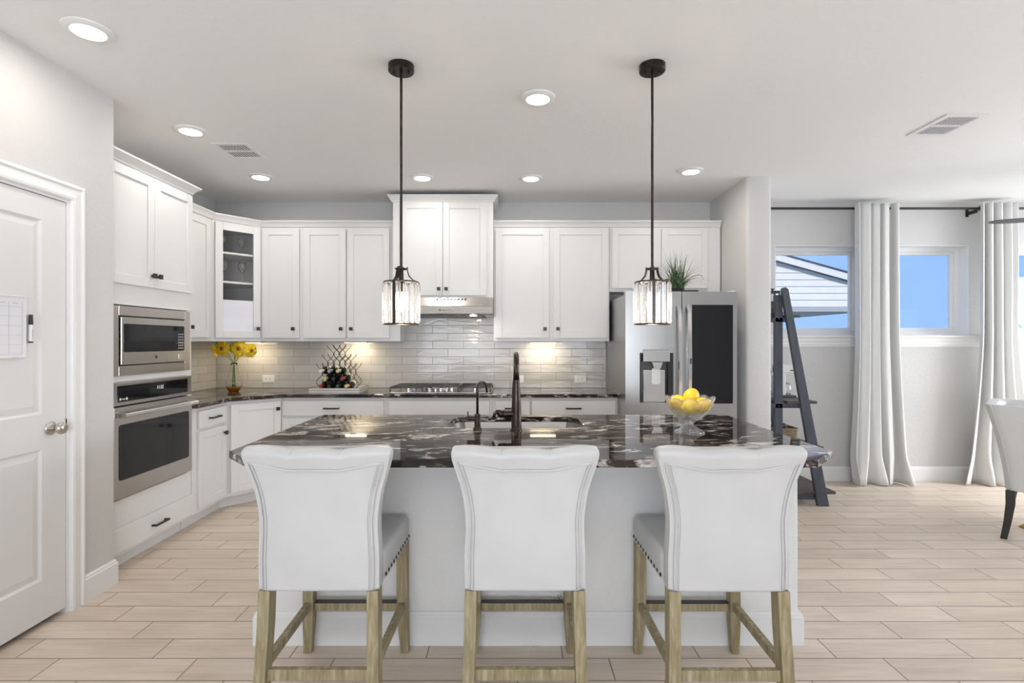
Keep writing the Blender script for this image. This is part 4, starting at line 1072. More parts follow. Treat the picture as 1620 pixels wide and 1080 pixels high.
yo = YB - 0.0105; ko = 5.19 / 835
outlet('white horizontal outlet on backsplash between vase and wine rack', ((425 - 810) * ko, yo, 1.37 - 59 * ko), 0, True)
outlet('white horizontal outlet on backsplash near the refrigerator', ((918 - 810) * ko, yo, 1.37 - 59.5 * ko), 0, True)
outlet('white outlet on backsplash partly hidden behind the tall faucet', ((819.5 - 810) * ko, yo, 1.37 - 59.5 * ko), 0, True)
outlet('white vertical outlet low on the island, behind the middle stool', ((884 - 810) * 2.395 / 835, IY0 - 0.0005, 0.237), 0, False)

b = MB(); b.tube([(0.045 + 0.0008 * i, 2.352 + 0.010 * math.sin(i * 0.28), 0.0022) for i in range(60)] + [(0.125, 2.365, 0.0022), (0.128, 2.374, 0.0022)], 0.0016, 6)
tag(b.build('loose_wire', 'plastic', smooth=True), 'thin loose white wire on the floor behind the middle stool', 'wire')

# ------------------------------------------------------------------ pendants
def make_pendant():
    r = thing('pendant_light', '', 'pendant light', (0, 0, 0))   # origin at ceiling
    b = MB(); b.lathe([(0, -0.001), (0.064, -0.001), (0.064, -0.030), (0.060, -0.034), (0, -0.034)], 36); cn = b.build('canopy', 'bronze', r, smooth=True, sharp=40)
    b = MB()
    for sx in (-1, 1): b.cyl((sx * 0.036, 0, -0.034), (sx * 0.036, 0, -0.047), 0.005, 10)
    b.build('canopy_screw', 'black', cn, smooth=True, sharp=40)
    b = MB(); b.cyl((0, 0, -0.034), (0, 0, -1.05), 0.0065, 14); b.build('rod', 'bronze', r, smooth=True, sharp=60)
    z1, z0 = -1.078, -1.282
    b = MB(); b.cyl((0, 0, -1.0), (0, 0, -1.075), 0.011, 16, 0.013); b.torus((0, 0, -1.010), 0.030, 0.003); b.lathe([(0, -1.075), (0.024, -1.075), (0.026, -1.083), (0.016, -1.088), (0.015, -1.125), (0, -1.125)], 20)
    for k_ in range(3):
        a = 2 * PI * k_ / 3; b.tube([(0, 0, -1.010), (0.030 * math.cos(a), 0.030 * math.sin(a), -1.010)], 0.003, 6)
    b.build('socket', 'bronze', r, smooth=True, sharp=60)
    for k_ in range(3):
        a = R(-100) + 2 * PI * k_ / 3; ca, sa = math.cos(a), math.sin(a)
        prof_ = [(0.030, -1.000), (0.031, -1.020), (0.038, -1.043), (0.056, -1.062), (0.078, -1.072), (0.090, z1), (0.0905, z1 - 0.02), (0.0905, z0)]
        b = MB(); rings = []
        for i, (rr, zz) in enumerate(prof_):
            d0 = Vector(prof_[max(0, i - 1)]); d1 = Vector(prof_[min(len(prof_) - 1, i + 1)]); tt = (d1 - d0).normalized(); nn = Vector((tt.y, -tt.x)) * 0.002
            rings.append([((rr + s1 * nn.x) * ca - s2 * 0.007 * sa, (rr + s1 * nn.x) * sa + s2 * 0.007 * ca, zz + s1 * nn.y) for s1, s2 in ((-1, -1), (1, -1), (1, 1), (-1, 1))])
        b.rings(rings); b.build('arm', 'bronze', r)
    b = MB(); b.torus((0, 0, z1 + 0.002), 0.084, 0.0035); b.torus((0, 0, z0 - 0.002), 0.084, 0.0035); b.build('ring', 'bronze', r, smooth=True)
    NC = 15
    for k_ in range(NC):
        a = R(-100) + 2 * PI * (k_ + 0.5) / NC; mt = Matrix.Rotation(a, 4, 'Z')
        b = MB(); hw, dp = 0.0135, 0.007
        sec = [(-dp, -hw * 0.5), (-dp * 0.2, -hw), (dp, -hw * 0.45), (dp, hw * 0.45), (-dp * 0.2, hw), (-dp, hw * 0.5)]
        lv = [(z1 - 0.002, 0.4), (z1 - 0.012, 1), (z0 + 0.012, 1), (z0 + 0.001, 0.5)]
        b.rings([[mt @ Vector((0.086 + x * s_, y * s_, z)) for x, y in sec] for z, s_ in lv]); b.build('crystal_prism', 'crystal', r)
    b = MB(); b.lathe([(0, -1.1255), (0.010, -1.1255), (0.013, -1.14), (0.024, -1.165), (0.027, -1.185), (0.022, -1.205), (0.010, -1.216), (0, -1.218)], 20); b.build('bulb', 'bulb', r, smooth=True)
    return r
pp = make_pendant()
tag(pp, 'left crystal pendant light hanging over the island from a bronze rod', 'pendant light', 'crystal pendants over the island'); pp.location = (-0.550, 2.62, CEIL)
p2 = copy_tree(pp); p2.location = (0.696, 2.62, CEIL); p2['label'] = 'right crystal pendant light, hanging in front of the refrigerator'
for px_ in (-0.550, 0.696):
    l = bpy.data.lights.new('pendant_bulb_light', 'POINT'); l.energy = 5; l.color = (1, 0.86, 0.7); l.shadow_soft_size = 0.03
    o = bpy.data.objects.new('pendant_bulb_light', l); C.objects.link(o); o.location = (px_, 2.62, CEIL - 1.30)

# ------------------------------------------------------------------ recessed lights, vents
WARM = (1.0, 0.92, 0.82)
def downlight(x, y, label, power=3.8):
    t = thing('recessed_light', label, 'ceiling light', (x, y, CEIL), 0, 'recessed ceiling lights')
    b = MB(); rr = [(0.097, -0.0005), (0.096, -0.006), (0.076, -0.016), (0.066, -0.014), (0.066, -0.0005)]
    rings = [[(r_ * math.cos(2 * PI * k_ / 40), r_ * math.sin(2 * PI * k_ / 40), z) for k_ in range(40)] for r_, z in rr]
    rings.append(rings[0]); b.rings(rings, True, False); b.build('trim_ring', 'trim', t, smooth=True, sharp=40)
    b = MB(); b.lathe([(0, -0.002), (0.0655, -0.002), (0.0655, -0.012), (0, -0.013)], 32); b.build('lens', 'lens', t)
    area('downlight_lamp', (0, 0, -0.019), 0.12, 0.12, power, WARM, (0, 0, -1), t, 'DISK')
for x, y, lb in ((-1.862, 2.32, 'lit recessed ceiling light nearest the pantry door'), (-2.085, 3.425, 'lit recessed light above the oven tower'), (-2.087, 4.383, 'lit recessed light beside the far ceiling vent, near the corner cabinet'),
                 (0.1456, 2.964, 'lit recessed light centered between the two pendants'), (-0.748, 4.40, 'lit recessed light in front of the hood cabinet, just right of the left pendant rod'), (0.159, 4.417, 'lit recessed light above the wide cabinet between hood and right pendant'),
                 (1.436, 4.237, 'lit recessed light in front of the refrigerator')):
    downlight(x, y, lb)
def vent(x0, x1, y0, y1, label):
    cx_, cy_ = (x0 + x1) / 2, (y0 + y1) / 2; w, d = (x1 - x0) / 2, (y1 - y0) / 2
    t = thing('ceiling_vent', label, 'vent', (cx_, cy_, CEIL), 0, 'ceiling air vents')
    b = MB(); f = 0.032
    b.box(-w, w, -d, -d + f, -0.007, -0.0005); b.box(-w, w, d - f, d, -0.007, -0.0005); b.box(-w, -w + f, -d + f, d - f, -0.007, -0.0005); b.box(w - f, w, -d + f, d - f, -0.007, -0.0005); b.box(-w + f, w - f, -0.010, 0.010, -0.007, -0.0005)
    b.build('frame', 'trim', t, 0.001)
    b = MB(); b.box(-w + f, w - f, -d + f, d - f, -0.0015, -0.0006); b.build('backing', 'vent_dark', t)
    b = MB(); n = 10
    for i in range(n):
        x = -w + f + (2 * w - 2 * f) * (i + 0.5) / n
        for ya, yb in ((-d + f, -0.010), (0.010, d - f)):
            b.box(x - 0.0045, x + 0.0045, ya, yb, -0.0055, -0.0040)
    b.build('louvers', 'trim', t)
vent(-2.09, -1.82, 3.636, 3.944, 'white ceiling vent above the left counter, beside recessed lights')
vent(2.62, 2.875, 3.18, 3.51, 'white ceiling vent over the dining area at right')

# ------------------------------------------------------------------ under-cabinet light bars
def ucl(x, w_, label, y=5.06, power=1.3, rz=0):
    t = thing('under_cabinet_light', label, 'light', (x, y, UZ0 - 0.001), rz, 'under cabinet light bars')
    b = MB(); b.box(-w_ / 2, w_ / 2, -0.03, 0.03, -0.014, -0.0005); b.build('housing', 'plastic', t, 0.002)
    b = MB(); b.box(-w_ / 2 + 0.01, w_ / 2 - 0.01, -0.02, 0.02, -0.016, -0.0138); b.build('diffuser', 'strip', t)
    area('light_bar_lamp', (0, 0, -0.018), w_ - 0.02, 0.05, power, (1, 0.80, 0.52), (0, 0.12, -1), t)
ucl((563 - 810) * 5.06 / 835, 0.22, 'small lit light bar under the cabinet above the wine rack')
ucl((859 - 810) * 5.06 / 835, 0.26, 'small lit light bar under the cabinet right of the hood')
ucl(-2.50, 0.22, 'small lit light bar under the glass corner cabinet, above the flowers', y=5.02)

# ------------------------------------------------------------------ vase with gerberas
VX, VY = -2.545, 4.83
t = thing('glass_vase', 'clear teardrop glass vase with amber bottom in the counter corner', 'vase', (VX, VY, 0.9125))
rbs = lambda a, z: 1 + 0.02 * math.cos(14 * a)
b = MB(); b.lathe([(0.001, 0), (0.040, 0), (0.055, 0.020), (0.068, 0.060), (0.064, 0.105), (0.044, 0.165), (0.026, 0.215), (0.022, 0.235), (0.030, 0.262), (0.0285, 0.262), (0.0205, 0.235), (0.0245, 0.215), (0.042, 0.165), (0.062, 0.105), (0.066, 0.060), (0.053, 0.023), (0.038, 0.006), (0.001, 0.005)], 48, mod=rbs)
b.build('vase_body', 'vaseglass', t, smooth=True)
b = MB(); b.lathe([(0.001, 0.0065), (0.036, 0.0075), (0.050, 0.024), (0.055, 0.034), (0.001, 0.034)], 32); b.build('amber_water', 'amber', t, smooth=True, sharp=50)
def gerbera(label, head, normal, r=0.062, seed=0, base_x=0.0):
    r *= 1.12
    rnd = random.Random(seed)
    t = thing('gerbera', label, 'flower', (VX, VY, 0.9125), 0, 'yellow gerberas in the vase')
    n = Vector(normal).normalized(); q = n.to_track_quat('Z', 'Y').to_matrix().to_4x4(); mt = Matrix.Translation(head) @ q
    b = MB()
    for layer, (cnt, ln, lift) in enumerate(((20, 1.0, 0.10), (18, 0.82, 0.28), (14, 0.5, 0.5))):
        for i in range(cnt):
            a = 2 * PI * (i + rnd.uniform(-0.25, 0.25)) / cnt + layer * 0.17; L = r * ln * rnd.uniform(0.9, 1.06); wd = r * 0.165
            pr = []
            for u, ww in ((0.12, 0.4), (0.45, 0.9), (0.8, 1.0), (0.97, 0.5)):
                z = lift * L * u * (1 - 0.6 * u) + layer * 0.003
                pr.append((u * L, ww * wd, z))
            rm = mt @ Matrix.Rotation(a, 4, 'Z')
            for (x0, w0, z0), (x1, w1, z1) in zip(pr[:-1], pr[1:]):
                b.poly([rm @ Vector((x0, -w0, z0)), rm @ Vector((x1, -w1, z1)), rm @ Vector((x1, w1, z1)), rm @ Vector((x0, w0, z0))])
    bmesh.ops.remove_doubles(b.bm, verts=b.bm.verts, dist=1e-5)
    o = b.build('petals', 'petal', t, smooth=True); sm = o.modifiers.new('s', 'SOLIDIFY'); sm.thickness = 0.001
    b = MB(); b.lathe([(0.001, 0.0), (r * 0.30, 0.004), (r * 0.28, 0.014), (r * 0.12, 0.018), (0.001, 0.018)], 20, m=mt); b.build('flower_disc', 'flowereye', t, smooth=True)
    b = MB(); b.lathe([(0.001, 0.0175), (r * 0.12, 0.0185), (r * 0.08, 0.022), (0.001, 0.023)], 14, m=mt); b.build('flower_eye', 'eyedark', t, smooth=True)
    hp = Vector(head); s0 = Vector((base_x, 0, 0.04)); s1 = Vector((base_x * 0.3, 0, 0.24))
    pts = []
    for i in range(13):
        u = i / 12
        c1 = s1 + (s1 - s0) * 0.15
        p = s0 * (1 - u) ** 2 + s1 * 2 * u * (1 - u) + (hp - n * 0.005) * u * u if False else None
        # two-part path: inside the vase, then bending out to the head
        if u < 0.5: pts.append(s0.lerp(s1, u * 2))
        else:
            v = (u - 0.5) * 2; mid = s1 + Vector((base_x * -0.5, 0, 0.06)) + (hp - s1) * 0.3
            pts.append(s1 * (1 - v) ** 2 + mid * 2 * v * (1 - v) + (hp - n * 0.004) * v * v)
    b = MB(); b.tube(pts, 0.0035, 8); b.build('stem', 'stem', t, smooth=True)
vk = 4.83 / 835
def fh(px, py, dy=0): return ((px - 810) * vk - VX, dy, 1.37 + (540 - py) * vk - 0.9125)
gerbera('yellow gerbera seen from the side, drooping at far left of vase', fh(340, 554, 0.0), (-0.95, -0.30, -0.25), 0.064, 1, 0.015)
gerbera('yellow gerbera facing forward at left of the bouquet', fh(354, 551, -0.02), (-0.10, -0.99, 0.05), 0.066, 2, 0.010)
gerbera('yellow gerbera tucked behind the two front flowers', fh(369, 549, 0.04), (0.05, -0.7, 0.7), 0.058, 5, -0.002)
gerbera('yellow gerbera with brown eye, largest, facing forward', fh(381, 551.5, -0.03), (0.05, -0.99, 0.12), 0.072, 3, -0.010)
gerbera('yellow gerbera turned sideways at far right of vase', fh(396, 554, 0.0), (0.90, -0.42, -0.10), 0.064, 4, -0.016)

# ------------------------------------------------------------------ wine rack and bottles on a tray
WX, WY = (537 - 810) * 4.86 / 835, 4.86
t = thing('serving_tray', 'low pale tray with dark wire rim under the wine rack', 'tray', (WX, WY, 0.9125))
b = MB(); b.box(-0.225, 0.225, -0.15, 0.15, 0.0, 0.010); b.box(-0.225, 0.225, -0.15, -0.142, 0.010, 0.040); b.box(-0.225, 0.225, 0.142, 0.15, 0.010, 0.040); b.box(-0.225, -0.217, -0.142, 0.142, 0.010, 0.040); b.box(0.217, 0.225, -0.142, 0.142, 0.010, 0.040)
b.build('tray_body', 'sidingw', t, 0.001)
b = MB(); 
for z in (0.020, 0.042): b.tube([(-0.227, -0.152, z), (0.227, -0.152, z), (0.227, 0.152, z), (-0.227, 0.152, z), (-0.227, -0.152, z)], 0.0016, 6)
b.build('wire_rim', 'black', t)
t = thing('wine_rack', 'black scrolled wire wine rack holding bottles on the back counter', 'wine rack', (WX, WY, 0.9230))
px2m = 0.00054
def wire(b, cxp, sgn, ztip, y, zend=0.012):
    pts = []; amp = 0.0285; p = 0.0845; c = (cxp - 502) * px2m; n = max(6, int((ztip - zend) / 0.0085))
    for i in range(n + 1):
        z = ztip - (ztip - zend) * i / n; x = c + sgn * amp * math.cos(PI * (ztip - z) / p)
        pts.append((x, y, z))
    b.tube(pts, 0.0027, 6)
for y in (-0.075, 0.075):
    b = MB()
    for cxp, sg, zt in ((395, -1, 0.415), (505, -1, 0.415), (505, 1, 0.415), (607, 1, 0.415), (310, -1, 0.330), (412, -1, 0.330), (600, 1, 0.330), (695, 1, 0.330), (215, -1, 0.246), (690, 1, 0.246), (785, 1, 0.246), (310, -1, 0.246)):
        wire(b, cxp, sg, zt, y)
    b.build('scroll_wires', 'black', t, smooth=True)
b = MB()
for y in (-0.075, 0.075): b.box(-0.145, 0.140, y - 0.004, y + 0.004, 0.001, 0.012)
for x in (-0.140, 0.135): b.box(x - 0.004, x + 0.004, -0.075, 0.075, 0.001, 0.012)
for x, z in ((-0.028, 0.330), (0.028, 0.330), (-0.085, 0.246), (0.085, 0.246)): b.tube([(x, -0.075, z), (x, 0.075, z)], 0.002, 6)
b.build('rack_frame', 'black', t)
FO = {'red': (0.30, 0.02, 0.02), 'black': (0.012, 0.012, 0.012), 'gold': (0.62, 0.48, 0.20), 'white': (0.75, 0.73, 0.68), 'grey': (0.30, 0.30, 0.30), 'beige': (0.55, 0.42, 0.28), 'green': (0.02, 0.06, 0.03)}
for k_, v_ in FO.items(): M['foil_' + k_] = simple('foil_' + k_, v_, 0.35, 0.1)
M['label_paper'] = simple('label_paper', (0.7, 0.67, 0.6), 0.6, 0.1)
def bottle(x, z, foil, label, tilt=0):
    t = thing('wine_bottle', label, 'bottle', (WX + x, WY + 0.10, 0.923 + z), 0, 'wine bottles in the rack')
    mt = Matrix.Rotation(PI / 2, 4, 'X')
    b = MB(); b.lathe([(0.001, 0.0), (0.034, 0.0), (0.0365, 0.004), (0.0365, 0.150), (0.032, 0.170), (0.018, 0.190), (0.0145, 0.205), (0.0135, 0.262), (0.001, 0.262)], 24, m=mt); b.build('bottle_glass', 'greenglass', t, smooth=True, sharp=50)
    b = MB(); b.lathe([(0.001, 0.2105), (0.0150, 0.2105), (0.0150, 0.272), (0.001, 0.272)], 20, m=mt); b.build('foil', 'foil_' + foil, t, smooth=True, sharp=50)
    b = MB(); b.lathe([(0.0368, 0.045), (0.0372, 0.045), (0.0372, 0.125), (0.0368, 0.125)], 24, m=mt); b.build('paper_label', 'label_paper', t, smooth=True, sharp=50)
rows = [(-0.1135, 0.050, 'red', 'wine bottle with red foil at lower left of the rack'), (-0.0375, 0.050, 'black', 'black foiled bottle in the bottom row, left of center'),
        (0.0385, 0.050, 'green', 'dark green foiled bottle in the bottom row, right of center'), (0.1145, 0.050, 'gold', 'wine bottle with gold foil at lower right of the rack'),
        (-0.0755, 0.117, 'gold', 'wine bottle with gold foil in the second row, left'), (0.0005, 0.117, 'black', 'black foiled bottle in the second row center'), (0.0765, 0.117, 'red', 'wine bottle with dark red foil in the second row, right'),
        (-0.1135, 0.184, 'white', 'wine bottle with white foil at upper left of the rack'), (-0.0375, 0.184, 'grey', 'wine bottle with grey foil in the top row center'), (0.0385, 0.184, 'beige', 'wine bottle with beige foil in the top row, right')]
for x, z, f, lb in rows: bottle(x, z, f, lb)

# ------------------------------------------------------------------ plant on the refrigerator
PXc, PYc = (1074 - 810) * 4.46 / 835, 4.46
t = thing('grass_plant', 'spiky green grass plant in a low black tray on the refrigerator', 'plant', (PXc + 0.0, PYc, 1.7860))
b = MB(); b.box(-0.13, 0.145, -0.06, 0.06, 0.0, 0.012); b.build('tray', 'black', t, 0.002)
b = MB(); b.lathe([(0, 0.0125), (0.050, 0.0125), (0.055, 0.030), (0.050, 0.030), (0.0, 0.028)], 20, (-0.01, 0, 0)); b.build('pot', 'black', t, smooth=True, sharp=50)
rg = random.Random(11)
for nm, cnt, mat_ in (('foliage', 130, 'leaf'), ('dry_blades', 45, 'leafdry')):
    b = MB()
    for i in range(cnt):
        a = rg.uniform(0, 2 * PI); lean = rg.uniform(0.05, 1.25); L = rg.uniform(0.12, 0.36) * (1.0 if nm == 'foliage' else 1.15); w0 = rg.uniform(0.0018, 0.0045) if nm == 'foliage' else 0.0014
        d = Vector((math.cos(a), math.sin(a) * 0.45, 0)); p = Vector((rg.uniform(-0.065, 0.035), rg.uniform(-0.02, 0.02), 0.025)); sd = Vector((-d.y, d.x, 0)).normalized()
        if abs(sd.x) < 0.4: sd = Vector((0.8, 0.3, 0))
        prev = None; ang_ = lean * 0.55
        for s_ in range(8):
            u = s_ / 7; wv = w0 * (1 - u ** 2) + 0.0003
            a_, c_ = b.bm.verts.new(p - sd * wv), b.bm.verts.new(p + sd * wv)
            if prev: b.bm.faces.new([prev[0], prev[1], c_, a_])
            prev = (a_, c_); p = p + (d * math.sin(ang_) + Vector((0, 0, 1)) * math.cos(ang_)) * L / 7; ang_ += lean * 0.22
    b.build(nm, mat_, t)
# keep the long arching blade to the right
b = MB(); b.tube([(0.00, 0, 0.03), (0.04, -0.01, 0.08), (0.10, -0.01, 0.125), (0.16, -0.01, 0.145), (0.19, -0.01, 0.14), (0.205, -0.01, 0.10)], [0.005, 0.0045, 0.004, 0.0035, 0.003, 0.001], 6, flat=0.5); b.build('arching_blade', 'leaf', t)

# ------------------------------------------------------------------ calendar board and marker on the pantry door
t = thing('calendar_board', 'white dry erase calendar board mounted on the pantry door', 'whiteboard', (PX - 0.004, 2.20, 1.295), PI / 2)
b = MB(); b.box(-0.24, 0.24, -0.006, -0.0005, 0, 0.285); b.build('board_surface', 'board_white', t, 0.002)
b = MB(); 
for q in ((-0.24, 0.24, 0.0, 0.008), (-0.24, 0.24, 0.277, 0.285), (-0.24, -0.234, 0.008, 0.277), (0.234, 0.24, 0.008, 0.277)): b.box(q[0], q[1], -0.009, -0.0061, q[2], q[3])
b.build('frame', 'plastic', t, 0.001)
b = MB()
for i in range(8):
    x = -0.225 + i * 0.0638; b.box(x - 0.0006, x + 0.0006, -0.0068, -0.0061, 0.018, 0.255)
for i in range(6):
    z = 0.018 + i * 0.043; b.box(-0.225, 0.2216, -0.0068, -0.0061, z - 0.0006, z + 0.0006)
for i in range(7):
    x = -0.225 + (i + 0.5) * 0.0638; b.box(x - 0.014, x + 0.014, -0.0068, -0.0061, 0.247, 0.250)
b.box(0.17, 0.20, -0.0095, -0.009, 0.003, 0.005)
b.build('grid_lines', 'gridline', t)
t = thing('dry_erase_marker', 'white marker with black cap clinging beside the calendar board', 'marker', (PX - 0.004 + 0.0095, 2.462, 1.363))
b = MB(); b.cyl((0, 0, 0.008), (0, 0, 0.085), 0.0085, 16); b.build('barrel', 'marker', t, smooth=True, sharp=50)
b = MB(); b.cyl((0, 0, 0.0853), (0, 0, 0.132), 0.009, 16, 0.0075); b.build('cap', 'black', t, smooth=True, sharp=50)
b = MB(); b.cyl((0, 0, 0), (0, 0, 0.0078), 0.0085, 16); b.build('end_plug', 'black', t, smooth=True, sharp=50)
b = MB(); b.box(0.0086, 0.0093, -0.002, 0.002, 0.02, 0.065); b.build('barrel_print', 'gridline', t)

# ------------------------------------------------------------------ ladder shelf beside the wall end
LY0, LY1 = 4.42, 5.02
t = thing('ladder_shelf', 'slate grey A-frame ladder shelf with dark boards beside the partition wall', 'shelf', (2.40, (LY0 + LY1) / 2, 0))
oy_ = (LY0 + LY1) / 2
for yy in (LY0 + 0.02, LY1 - 0.02):
    y = yy - oy_
    b = MB(); b.box(2.205 - 2.40, 2.325 - 2.40 - 0.055, y - 0.018, y + 0.018, 0.0, 1.76); b.build('rear_post', 'slate', t, 0.003)
    b = MB(); pts_ = [(2.245, 1.795), (2.252, 1.815), (2.275, 1.822), (2.298, 1.805), (2.638, 0.0), (2.545, 0.0)]
    b.prism([(px_ - 2.40, z) for px_, z in pts_], lambda p: (p[0], y - 0.055, p[1]), lambda p: (p[0], y - 0.0185, p[1])) ; fl_ = b.build('front_leg', 'slate', t, 0.003)
    b = MB(); b.box(-0.22, 0.18, y - 0.016, y + 0.016, 0.045, 0.095); b.build('base_rail', 'slate', t, 0.002)
    b = MB()
    for bxx, bz in ((2.235, 1.56), (2.31, 1.56), (2.235, 1.185), (2.385, 1.185), (2.235, 0.83), (2.45, 0.83), (2.60, 0.10)):
        b.ball((bxx - 2.40, y - (0.0565 if bxx > 2.25 else 0.019), bz), 0.007, 8)
    b.build('bolts', 'greymetal', t, smooth=True)
for z, x1 in ((1.570, 2.405), (0.850, 2.545), (0.47, 2.60), (0.096, 2.70)):
    b = MB(); b.box(2.170 - 2.40, x1 - 2.40, LY0 + 0.045 - oy_ - 0.0, LY1 - 0.045 - oy_, z, z + 0.022)
    b.box(2.30 - 2.40, x1 - 2.40, LY0 - 0.02 - oy_, LY0 + 0.046 - oy_, z, z + 0.022)
    b.build('shelf_board', 'board', t, 0.002)
    if z > 0.4:
        for yy in (LY0 + 0.02, LY1 - 0.02):
            b = MB(); b.box(2.172 - 2.40, x1 - 0.06 - 2.40, yy - oy_ - 0.018, yy - oy_ + 0.018, z - 0.038, z - 0.001); b.build('shelf_rail', 'slate', t, 0.002)
# things on the shelf
t = thing('lantern', 'small black metal lantern on the top board of the ladder shelf', 'lantern', (2.290, 4.64, 1.5925))
b = MB(); b.box(-0.05, 0.05, -0.05, 0.05, 0, 0.02); b.box(-0.045, 0.045, -0.045, 0.045, 0.20, 0.22)
for sx in (-1, 1):
    for sy in (-1, 1): b.box(sx * 0.04 - 0.006, sx * 0.04 + 0.006, sy * 0.04 - 0.006, sy * 0.04 + 0.006, 0.02, 0.20)
b.build('lantern_frame', 'walnut', t, 0.002)
b = MB(); b.torus((0, 0, 0.238), 0.016, 0.003); b.cyl((0, 0, 0.22), (0, 0, 0.235), 0.008, 10); b.build('lantern_ring', 'walnut', t)
b = MB(); b.cyl((0, 0, 0.0205), (0, 0, 0.13), 0.025, 20); b.build('candle', 'leafdry', t, smooth=True, sharp=50)
t = thing('coffee_maker', 'white and clear coffee maker standing on the middle ladder shelf board', 'coffee maker', (2.455, 4.78, 0.8725))
b = MB(); b.box(-0.06, 0.075, -0.09, 0.09, 0.0, 0.018); b.build('base', 'greymetal', t, 0.004)
b = MB(); b.box(-0.06, -0.015, -0.08, 0.08, 0.0185, 0.27); b.box(-0.06, 0.065, -0.085, 0.085, 0.215, 0.29); b.build('housing', 'plastic', t, 0.008, 3)
b = MB(); b.lathe([(0.001, 0.02), (0.034, 0.02), (0.042, 0.05), (0.040, 0.10), (0.026, 0.125), (0.024, 0.125), (0.038, 0.10), (0.040, 0.05), (0.032, 0.023), (0.001, 0.022)], 28, (0.03, 0, 0)); b.build('carafe', 'crystal', t, smooth=True)
b = MB(); b.box(0.02, 0.06, -0.0865, -0.0855, 0.235, 0.245); b.build('control_strip', 'greymetal', t)
t = thing('glass_canister', 'clear glass canister on the middle ladder shelf, next to the partition wall', 'canister', (2.305, 4.62, 0.8725))
b = MB(); b.lathe([(0.001, 0.0), (0.045, 0.0), (0.046, 0.20), (0.043, 0.20), (0.042, 0.005), (0.001, 0.005)], 28); b.build('canister_glass', 'crystal', t, smooth=True, sharp=50)
b = MB(); b.lathe([(0.001, 0.2005), (0.047, 0.2005), (0.047, 0.222), (0.001, 0.226)], 28); b.build('lid', 'chrome', t, smooth=True, sharp=50)
t = thing('wicker_basket', 'small tan woven basket on the lower ladder shelf board', 'basket', (2.375, 4.66, 0.4925))
b = MB(); o_, i_ = rrect(-0.10, 0.10, -0.12, 0.12, 0.03), rrect(-0.09, 0.09, -0.11, 0.11, 0.025)
b.rings([[(x * .9, y * .9, 0) for x, y in o_], [(x, y, 0.13) for x, y in o_], [(x, y, 0.13) for x, y in i_], [(x * .9, y * .9, 0.01) for x, y in i_]]); b.build('basket_body', 'wicker', t, smooth=True, sharp=50)
b = MB()
for k_ in range(7): b.ball((random.uniform(-0.06, 0.06), random.uniform(-0.08, 0.08), 0.12 + random.uniform(0, 0.02)), 0.026, 10, (1.3, 1, 0.8))
b.build('contents', 'walnut', t, smooth=True); 

# ------------------------------------------------------------------ curtain rod and curtains
t = thing('curtain_rod', 'long black curtain rod running above the dining windows', 'curtain rod', (4.38, YB - 0.10, 2.655))
b = MB(); b.cyl((-2.15, 0, 0), (2.10, 0, 0), 0.012, 16); b.build('rod', 'black', t, smooth=True, sharp=60)
for x in (-2.0, 0.10, 1.98):
    b = MB(); b.box(x - 0.008, x + 0.008, -0.014, 0.099, -0.045, -0.0125); b.box(x - 0.014, x + 0.014, 0.092, 0.0995, -0.06, 0.02); b.build('bracket', 'black', t, 0.001)
def curtain(label, xt0, xt1, xb0, xb1, folds, seed, flare=0.0):
    rnd = random.Random(seed); ph = [rnd.uniform(-0.5, 0.5) for _ in range(30)]
    NU, NV = 130, 46; ztop, zb = 2.694, 0.004
    t = thing('curtain', label, 'curtain', ((xt0 + xt1) / 2, YB - 0.10, 0), 0, 'grommet curtains at the dining windows'); cx_ = (xt0 + xt1) / 2
    rings = []
    for j in range(NV + 1):
        v = j / NV; z = ztop + (zb - ztop) * v; row = []
        e = max(0, (v - 0.45) / 0.55) ** 1.5
        x0 = xt0 + (xb0 - xt0) * e; x1 = xt1 + (xb1 - xt1) * e
        amp = 0.052 + 0.012 * v + 0.02 * max(0, v - 0.85) / 0.15
        for i in range(NU + 1):
            u = i / NU; uu = u + 0.012 * math.sin(3 * PI * u + seed) 
            f = uu * folds * 2 * PI
            x = x0 + (x1 - x0) * u + 0.016 * math.sin(2 * f + 0.4) * 0.6 + 0.01 * v * math.sin(5 * u + 3 * v + seed)
            wv = math.cos(f + 0.35 * math.sin(2.3 * v * PI + seed) * v); wv = math.copysign(abs(wv) ** 0.75, wv)
            y = -amp * wv * (0.75 + 0.35 * math.sin(1.7 * f / folds * 2 + seed)) 
            if v > 0.90:
                k_ = (v - 0.90) / 0.10; y += -0.035 * k_ * (0.5 + 0.5 * math.sin(f * 0.5 + seed)) ; x += 0.03 * k_ * math.sin(f * 0.5 + 1.3 * seed)
                z2 = z + 0.02 * k_ * (0.5 + 0.5 * math.sin(f + 1.1)) * (1 if v < 0.999 else 0.4)
            else: z2 = z
            if z2 < 0.004: z2 = 0.004
            y = min(y - 0.050, 0.06)
            row.append((x - cx_, y, z2))
        rings.append(row)
    b = MB(); b.rings(rings, False, False); o = b.build('curtain_fabric', 'curtain', t, smooth=True)
    s_ = o.modifiers.new('thick', 'SOLIDIFY'); s_.thickness = 0.003
    # grommets
    for k_ in range(1 if seed == 4 else 0):
        u = 0.10; x = xt0 + (xt1 - xt0) * u - cx_
        b = MB(); mt = Matrix.Translation((x, 0, 2.655)) @ Matrix.Rotation(PI / 2, 4, 'Y')
        rg_ = []
        for i in range(24):
            a = 2 * PI * i / 24; rg_.append([mt @ Vector(((0.021 + 0.004 * math.cos(2 * PI * q / 6)) * math.cos(a), (0.021 + 0.004 * math.cos(2 * PI * q / 6)) * math.sin(a), 0.003 * math.sin(2 * PI * q / 6))) for q in range(6)])
        rg_.append(rg_[0]); b.rings(rg_, True, False); b.build('grommet', 'black', t, smooth=True)
k5 = 5.09 / 835
